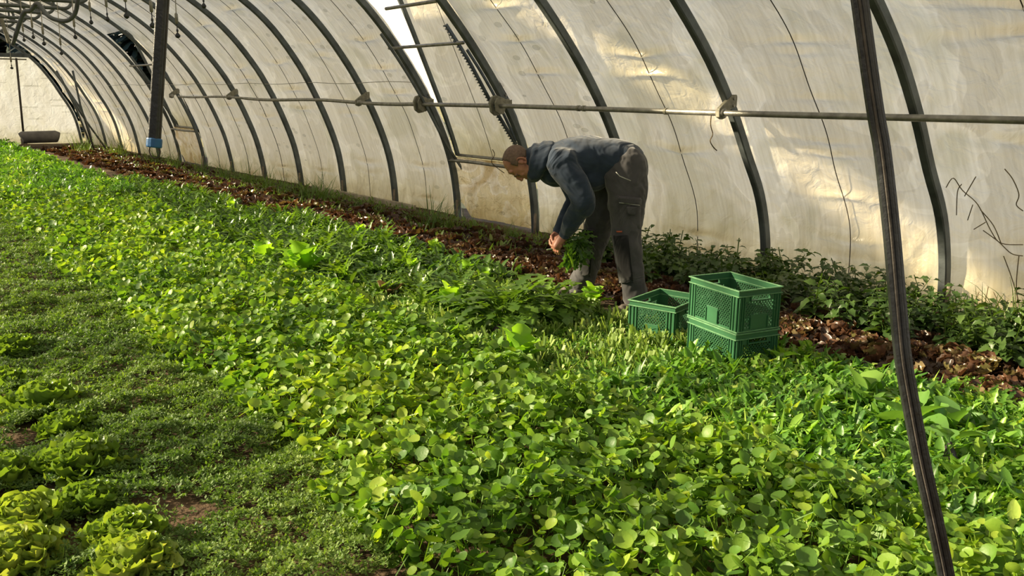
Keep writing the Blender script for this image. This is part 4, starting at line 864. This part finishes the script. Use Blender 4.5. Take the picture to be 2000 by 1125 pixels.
def skin(m, name, mat, vox, parent, it=6, fac=.5, tex=None):
    o = m.build(name, mat, parent, smooth=True); r = o.modifiers.new('remesh', 'REMESH'); r.mode = 'VOXEL'; r.voxel_size = vox; r.use_smooth_shade = True
    s = o.modifiers.new('smooth', 'SMOOTH'); s.iterations = it; s.factor = fac
    if tex:
        tx = bpy.data.textures.new(name+'_folds', 'CLOUDS'); tx.noise_scale = tex[0]; tx.noise_depth = 2; d = o.modifiers.new('folds', 'DISPLACE'); d.texture = tx; d.strength = tex[1]; d.mid_level = .5; d.texture_coords = 'LOCAL'
    return o
# joints
hipN, hipF = B(1226, 325, -.10), B(1196, 345, .14)
kneN, kneF = B(1225, 462, -.16), B(1158, 468, .20)
ankN, ankF = B(1241, 575, -.20), B(1131, 566, .26)
shN, shF = B(1092, 318, -.19), B(1095, 322, .19)
elN, elF = B(1137, 396, -.24), B(1128, 392, .20)
wrN, wrF = B(1103, 458, -.10), B(1090, 452, .08)
# head frame
Rr = Vector(R0); Up = Vector((0, 0, 1))
hc = B(1010, 316, -.02)                                 # centre of the skull
hu = (-Rr*.93+Up*.16-FHv*.10).normalized()              # towards the crown
hf = (-Up*.97-Rr*.22-FHv*.14); hf = (hf-hu*hf.dot(hu)).normalized()   # face looks down
hs = hu.cross(hf).normalized()                          # sideways
def Hh_(s, u, fw): return hc+hs*s+hu*u+hf*fw
HM = Matrix((hs, hf, hu)).transposed()
body = MB()
blob(body, Hh_(0, .012, -.012), (.074, .094, .084), HM)         # cranium
blob(body, Hh_(0, -.02, .02), (.066, .078, .080), HM)
blob(body, Hh_(0, -.062, .040), (.056, .058, .062), HM)         # face
blob(body, Hh_(0, -.105, .058), (.040, .036, .030), HM)         # chin
blob(body, Hh_(0, .030, .070), (.050, .018, .020), HM)          # forehead
blob(body, Hh_(0, -.004, .086), (.046, .012, .010), HM)         # brow ridge
for s in (-1, 1):
    blob(body, Hh_(.030*s, -.042, .074), (.020, .016, .018), HM)   # cheeks
    blob(body, Hh_(.052*s, -.085, .020), (.014, .030, .022), HM)   # jaw
blob(body, Hh_(0, -.030, .100), (.010, .016, .022), HM); blob(body, Hh_(0, -.048, .108), (.014, .014, .011), HM)   # nose
blob(body, Hh_(0, -.076, .094), (.022, .010, .006), HM); blob(body, Hh_(0, -.086, .092), (.020, .010, .007), HM)     # lips
loft([(Hh_(0, -.05, -.01), .058, .060), (Hh_(0, -.11, -.035), .058, .060), (B(1062, 308, .0), .068, .066), (B(1090, 305, 0), .10, .085)], m=body)
loft([(B(1075, 308), .13, .08), (B(1110, 306), .165, .11), (B(1160, 308), .15, .115), (B(1205, 318), .14, .12), (B(1228, 330, .02), .15, .12)], m=body)   # trunk
for sh, el, wr in ((shN, elN, wrN), (shF, elF, wrF)):
    loft([(sh, .055, .058), (sh.lerp(el, .5), .048, .050), (el, .042, .042), (el.lerp(wr, .35), .043, .044), (el.lerp(wr, .8), .030, .032), (wr, .028, .024)], m=body)
for hp_, kn, an in ((hipN, kneN, ankN), (hipF, kneF, ankF)):
    loft([(hp_, .085, .095), (hp_.lerp(kn, .5), .075, .080), (kn, .056, .060), (kn.lerp(an, .35), .052, .058), (an, .038, .042)], m=body)
# hands: a palm, four fingers and a thumb each
def hand(wr, to, palmn, curl, thumb_to, sc=1., s=1):
    """wr wrist, to direction of the knuckles, palmn direction the palm faces, s: side of the thumb"""
    to = to.normalized(); pn = (palmn-to*palmn.dot(to)).normalized(); ac = to.cross(pn).normalized()*s       # ac points to the thumb side
    loft([(wr, .024*sc, .027*sc), (wr+to*.035*sc, .030*sc, .030*sc), (wr+to*.072*sc, .034*sc, .026*sc), (wr+to*.088*sc, .034*sc, .022*sc)], n=14, m=body)
    m = MB()
    for i in range(4):
        off = ac*(.030-.020*i)*sc; L = [.040, .045, .042, .033][i]*sc; p = wr+to*(.082-.004*abs(i-1))*sc+off; q = [p-to*.02*sc, p]; a = curl[0]*(1-.06*i); d = to
        for j, k_ in enumerate((1., .68, .52)):
            d = (to*math.cos(a)+pn*math.sin(a)); p = p+d*L*k_; q.append(p.copy()); a += curl[1]
        rr_ = [.0095, .0098, .0090, .0082, .0068]; body.tube([x-root_ for x in q], [x*sc for x in rr_], 10, side=tuple(ac))
        blob(body, q[-1], (.0068*sc,)*3)
        for x in q[1:-1]: blob(body, x, (.0096*sc,)*3)
    p0 = wr+to*.022*sc+ac*.022*sc; p1 = p0+(ac*.55+to*.65+pn*.3).normalized()*.040*sc; p2 = p1+(to*.7+pn*.6+thumb_to).normalized()*.032*sc; p3 = p2+(to*.6+pn*.7+thumb_to).normalized()*.025*sc
    body.tube([x-root_ for x in (p0, p1, p2, p3)], [.014*sc, .012*sc, .0105*sc, .008*sc], 10, side=tuple(pn)); blob(body, p3, (.008*sc,)*3); blob(body, p1, (.012*sc,)*3); blob(body, p2, (.0106*sc,)*3)
    return p3
dN = (B(1080, 487, -.09)-wrN)
thN = hand(wrN+(wrN-elN).normalized()*.012, dN, (Rr*.45-Up*.55+FHv*.75), (.75, .55), Vector((0, 0, 0)), 1.05, -1)
dF = (B(1076, 480, .04)-wrF)
hand(wrF+(wrF-elF).normalized()*.010, dF, (Rr*.3-Up*.5-FHv*.8), (.8, .6), Vector((0, 0, 0)), 1., 1)
bd = skin(body, 'body', m_skin, .0042, man, 3, .5)
# ears, eyes, eyebrows
for s in (-1, 1):
    e = MB(); rim = []
    for k in range(13):
        a = -2.2+4.6*k/12; rim.append(Hh_(s*(.074+.010*math.cos(a)), -.018+.030*math.sin(a)*1., -.008-.018*math.cos(a))-root_)
    e.tube(rim, .0052, 8, side=tuple(hs)); blob(e, Hh_(s*.074, -.044, -.002), (.006, .010, .010), HM); blob(e, Hh_(s*.073, -.016, .0), (.005, .014, .022), HM); 
    e.build('ear', m_skin, man, smooth=True)
    y = MB(); blob(y, Hh_(s*.030, -.020, .084), (.011, .008, .007), HM); y.build('eye', m_hair, man, smooth=True)
    y = MB(); y.tube([Hh_(s*.012, -.006, .097)-root_, Hh_(s*.030, -.001, .094)-root_, Hh_(s*.046, -.008, .080)-root_], .0042, 6, side=tuple(hu)); y.build('eyebrow', m_hair, man, smooth=True)
# stubble cap: close-cropped hair, from the temples round the back
hm = MB(); V = []; nu, nv = 40, 22
for i in range(nv+1):
    th = pi*i/nv
    for j in range(nu):
        ph = 2*pi*j/nu; V.append(Vector((.0765*math.sin(th)*math.cos(ph), .0965*math.sin(th)*math.sin(ph), .0862*math.cos(th))))
F = [(i*nu+j, i*nu+(j+1) % nu, (i+1)*nu+(j+1) % nu, (i+1)*nu+j) for i in range(nv) for j in range(nu)]
keep = []
for q in F:
    c_ = sum((V[k] for k in q), Vector())/4
    if c_.y < .040-.40*max(0, c_.z-.02) and c_.z > -.055+.3*max(0, c_.y) and not (c_.y > -.02 and c_.z < -.015 and abs(c_.x) > .05): keep.append(q)
hm.add([Hh_(0, .012, -.012)-root_+HM @ v for v in V], keep)
ho = hm.build('cropped_hair', m_hair, man, smooth=True); so_ = ho.modifiers.new('thick', 'SOLIDIFY'); so_.thickness = .003
# hoodie
sw = MB()
loft([(B(1066, 310), .10, .075), (B(1088, 308), .185, .108), (B(1112, 308), .205, .132), (B(1150, 308), .180, .140), (B(1190, 312), .172, .140), (B(1216, 318, .01), .182, .143), (B(1232, 324, .01), .188, .135)], m=sw, n=28)
for sh, el, wr, dg in ((shN, elN, wrN, -1), (shF, elF, wrF, 1)):
    d = (wr-el)
    loft([(sh+Rr*.06+Up*.01, .07, .085), (sh, .080, .092), (sh.lerp(el, .45)+Rr*.02, .072, .086), (el+Rr*.01, .062, .078), (el.lerp(wr, .25), .058, .072), (el.lerp(wr, .75), .046, .054), (wr-d.normalized()*.012, .038, .042)], m=sw)
# belly sag and chest
blob(sw, B(1150, 345), (.15, .15, .10), Matrix.Identity(3)); blob(sw, B(1085, 335, 0), (.12, .12, .10), Matrix.Identity(3)); 
skin(sw, 'hoodie', m_sweat, .010, man, 9, .5, (.16, .03))
for wr, el in ((wrN, elN), (wrF, elF)):
    d = (wr-el).normalized(); c = MB(); loft([(wr-d*.050, .041, .045), (wr-d*.03, .037, .040), (wr+d*.006, .036, .038)], m=c, n=18); c.build('cuff', m_sweat, man, smooth=True)
# hood bunched round the neck: thick folds
hd = MB(); nkc = B(1050, 316); ax = (Rr*.96-Up*.10).normalized(); e1 = FHv; e2 = ax.cross(e1).normalized()
def ring(off, ra, rb, tilt, r0, r1, a0=0, a1=2*pi, m=hd):
    pts = []; rr_ = []
    for k in range(33):
        a = a0+(a1-a0)*k/32; top = .5+.5*math.sin(a)
        p = nkc+ax*(off+tilt*math.sin(a))+e1*ra*math.cos(a)+(-e2 if e2.z < 0 else e2)*rb*math.sin(a); pts.append(p-root_); rr_.append(r0+(r1-r0)*top)
    m.tube(pts, rr_, 12, side=tuple(ax))
ring(-.030, .090, .098, .010, .024, .026); ring(.006, .108, .112, .030, .026, .032); ring(.036, .125, .108, .036, .026, .036)
loft([(nkc-ax*.045, .082, .092), (nkc, .100, .105), (nkc+ax*.06, .125, .110)], m=hd, n=24)
skin(hd, 'hood', m_sweat, .008, man, 6, .5, (.09, .022))
# trousers
tr_ = MB()
loft([(B(1200, 314, .0), .150, .120), (B(1222, 320, .0), .178, .136), (B(1232, 337, .01), .180, .118)], m=tr_, n=26)
loft([(B(1221, 318, -.09), .095, .135), (B(1224, 360, -.11), .100, .137), (B(1224, 410, -.13), .094, .115), (B(1225, 462, -.16), .086, .098), (B(1229, 515, -.18), .080, .088), (B(1238, 560, -.20), .078, .080), (B(1239, 588, -.20), .080, .076)], m=tr_, n=24)
loft([(B(1200, 335, .12), .100, .125), (B(1185, 395, .15), .098, .115), (B(1166, 455, .19), .088, .096), (B(1148, 515, .23), .082, .086), (B(1134, 560, .26), .080, .084), (B(1128, 585, .27), .082, .080)], m=tr_, n=24)
skin(tr_, 'work_trousers', m_trou, .010, man, 6, .5, (.12, .034))
# details lying on the trousers
def patch(pxs, dg, mat, name, th=.006, nsub=6):
    """a quad patch on the near leg, bulging with it; pxs = TL,TR,BR,BL"""
    q = [np.array(p, float) for p in pxs]; m = MB(); V = []; n_ = nsub
    for i in range(n_+1):
        for j in range(n_+1):
            a, b = i/n_, j/n_; p = (q[0]*(1-b)+q[1]*b)*(1-a)+(q[3]*(1-b)+q[2]*b)*a; V.append(B(p[0], p[1], dg(a, b))-root_)
    o = m.add(V, [(i*(n_+1)+j, i*(n_+1)+j+1, (i+1)*(n_+1)+j+1, (i+1)*(n_+1)+j) for i in range(n_) for j in range(n_)]).build(name, mat, man, smooth=True)
    s_ = o.modifiers.new('thick', 'SOLIDIFY'); s_.thickness = th; s_.offset = 0; return o
def legd(a, b, base, half, top=0.): return base-half*math.sqrt(max(.0, 1-(2*b-1)**2*.9))
kp = patch([(1195, 460), (1227, 459), (1238, 552), (1211, 552)], lambda a, b: -.165-.04*a-.100*math.sqrt(max(0.02, 1-(1-.95*(b*.72))**2)), m_pad, 'knee_patch', .012)
patch([(1138, 448), (1160, 450), (1153, 540), (1128, 535)], lambda a, b: .185+.05*a-.098*math.sqrt(max(0.02, 1-(1-.95*(b*.8))**2)), m_pad, 'knee_patch', .012)
patch([(1209, 384), (1251, 386), (1250, 446), (1213, 442)], lambda a, b: -.13-.098*math.sqrt(max(.05, 1-((b-.42)*1.15)**2)), m_trou, 'cargo_pocket', .012)
patch([(1207, 386), (1253, 389), (1252, 400), (1209, 396)], lambda a, b: -.135-.104*math.sqrt(max(.05, 1-((b-.42)*1.15)**2)), m_trou, 'pocket_flap', .008)
patch([(1224, 404), (1243, 405), (1241, 420), (1226, 419)], lambda a, b: -.138-.106, m_trou, 'phone_pocket', .008)
patch([(1204, 451), (1215, 451), (1215, 454), (1204, 454)], lambda a, b: -.155-.080, m_tagc, 'orange_tag', .003, 2)
pp = MB(); pp.tube([B(x, y, -.16-.075)-root_ for x, y in [(1203, 336), (1210, 344), (1222, 349), (1232, 353)]], .0028, 6, side=tuple(Rr)); pp.build('pocket_piping', m_pipe, man, smooth=True)
pp = MB(); pp.tube([B(x, y, -.13-.108)-root_ for x, y in [(1209, 396), (1220, 397), (1240, 400), (1250, 401)]], .0020, 6, side=tuple(Up)); pp.build('flap_piping', m_pipe, man, smooth=True)
# shoes
for (x, y), dg, nm in (((1236, 606), -.22, 'near'), ((1124, 590), .27, 'far')):
    a_ = B(x, y, dg); a_.z = .0; m = MB(); fwd = (-Rr*.92-FHv*.25).normalized()
    if nm == 'far': fwd = (-Rr*.9+FHv*.1).normalized()
    sd = fwd.cross(Up)
    for q, r_ in ((-.05, (.042, .045, .052)), (.0, (.045, .05, .055)), (.06, (.046, .05, .042)), (.12, (.048, .05, .034)), (.165, (.042, .045, .028))):
        blob(m, a_+fwd*q+Up*(r_[2]*.9), (r_[1], r_[0], r_[2]), Matrix((fwd, sd, Up)).transposed())
    skin(m, 'shoe', m_shoe, .008, man, 3)
# the bunch in his hands
bc = B(1112, 474, -.05); nb_ = 80
bt = thing('greens_bunch', tuple(bc), 'bunch of feathery greens held in the man\'s hands', 'greens')
a_ = U(0, 2*pi, nb_); base = np.zeros((nb_, 3))+np.random.default_rng(3).normal(0, .012, (nb_, 3))
d_ = (Vector(B(1132, 495, -.12))-bc); dyaw = math.atan2(d_.y, d_.x)-pi/2
o1 = link('leaves', mk('leaves', [batch(ROK[1], base, eul(dyaw+rng.normal(0, .38, nb_), rng.normal(-.2, .45, nb_), rng.normal(0, 1., nb_)), U(.14, .22, nb_)[:, None], U(.1, .9, nb_))], m_rocket), bt)
o2 = link('leaves', mk('leaves', [batch(LOB[0], base[:26], eul(dyaw+rng.normal(0, .5, 26), rng.normal(-.6, .4, 26), rng.normal(0, 1., 26)), U(.10, .2, 26)[:, None], U(.3, .9, 26))], m_mixed), bt)
tag(MB().sweep([B(1078, 486, -.13), B(1071, 487, -.13), B(1067, 488, -.13)], rsec(.004, .0012), tuple(Up)).build('harvest_knife', basic('knife_steel', (.7, .7, .68), .25, .8)), 'short pale knife blade showing under the man\'s fingertips', 'knife')
WORLD=0.9; SUNE=13.5
# ------------------------------------------------------------------ light
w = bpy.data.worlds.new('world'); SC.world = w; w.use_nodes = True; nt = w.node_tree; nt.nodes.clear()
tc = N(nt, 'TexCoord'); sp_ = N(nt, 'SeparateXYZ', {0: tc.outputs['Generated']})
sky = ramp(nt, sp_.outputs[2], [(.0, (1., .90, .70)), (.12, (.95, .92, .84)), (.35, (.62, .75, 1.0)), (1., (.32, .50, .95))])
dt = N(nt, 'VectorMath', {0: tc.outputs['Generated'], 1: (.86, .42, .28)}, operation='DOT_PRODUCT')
hz = ramp(nt, N(nt, 'Math', {0: dt.outputs['Value'], 1: .5, 2: .5}, operation='MULTIPLY_ADD').outputs[0], [(.0, (.40, .42, .46)), (.45, (.52, .52, .54)), (.72, (1.35, 1.28, 1.20)), (.90, (2.3, 2.05, 1.65)), (.965, (3.6, 3.0, 2.1)), (1., (6.5, 5.2, 3.2))])  # warm glow added to the right-hand sky to brighten the film
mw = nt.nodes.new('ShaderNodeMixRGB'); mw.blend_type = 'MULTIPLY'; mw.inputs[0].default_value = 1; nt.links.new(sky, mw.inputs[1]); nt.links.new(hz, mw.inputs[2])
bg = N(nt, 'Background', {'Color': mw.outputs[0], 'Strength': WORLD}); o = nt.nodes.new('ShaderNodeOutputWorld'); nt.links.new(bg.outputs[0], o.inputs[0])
sl = bpy.data.lights.new('sun', 'SUN'); sl.energy = SUNE; sl.color = (1., .84, .56); sl.angle = .03
so = bpy.data.objects.new('sun', sl); COL.objects.link(so); so.rotation_euler = SUN.to_track_quat('-Z', 'Y').to_euler(); so.location = (-20, 20, 20)
SC.view_settings.view_transform = 'Standard'; SC.view_settings.look = 'None'; SC.view_settings.gamma = 1; SC.view_settings.use_curve_mapping = False
SC.view_settings.exposure = 0.
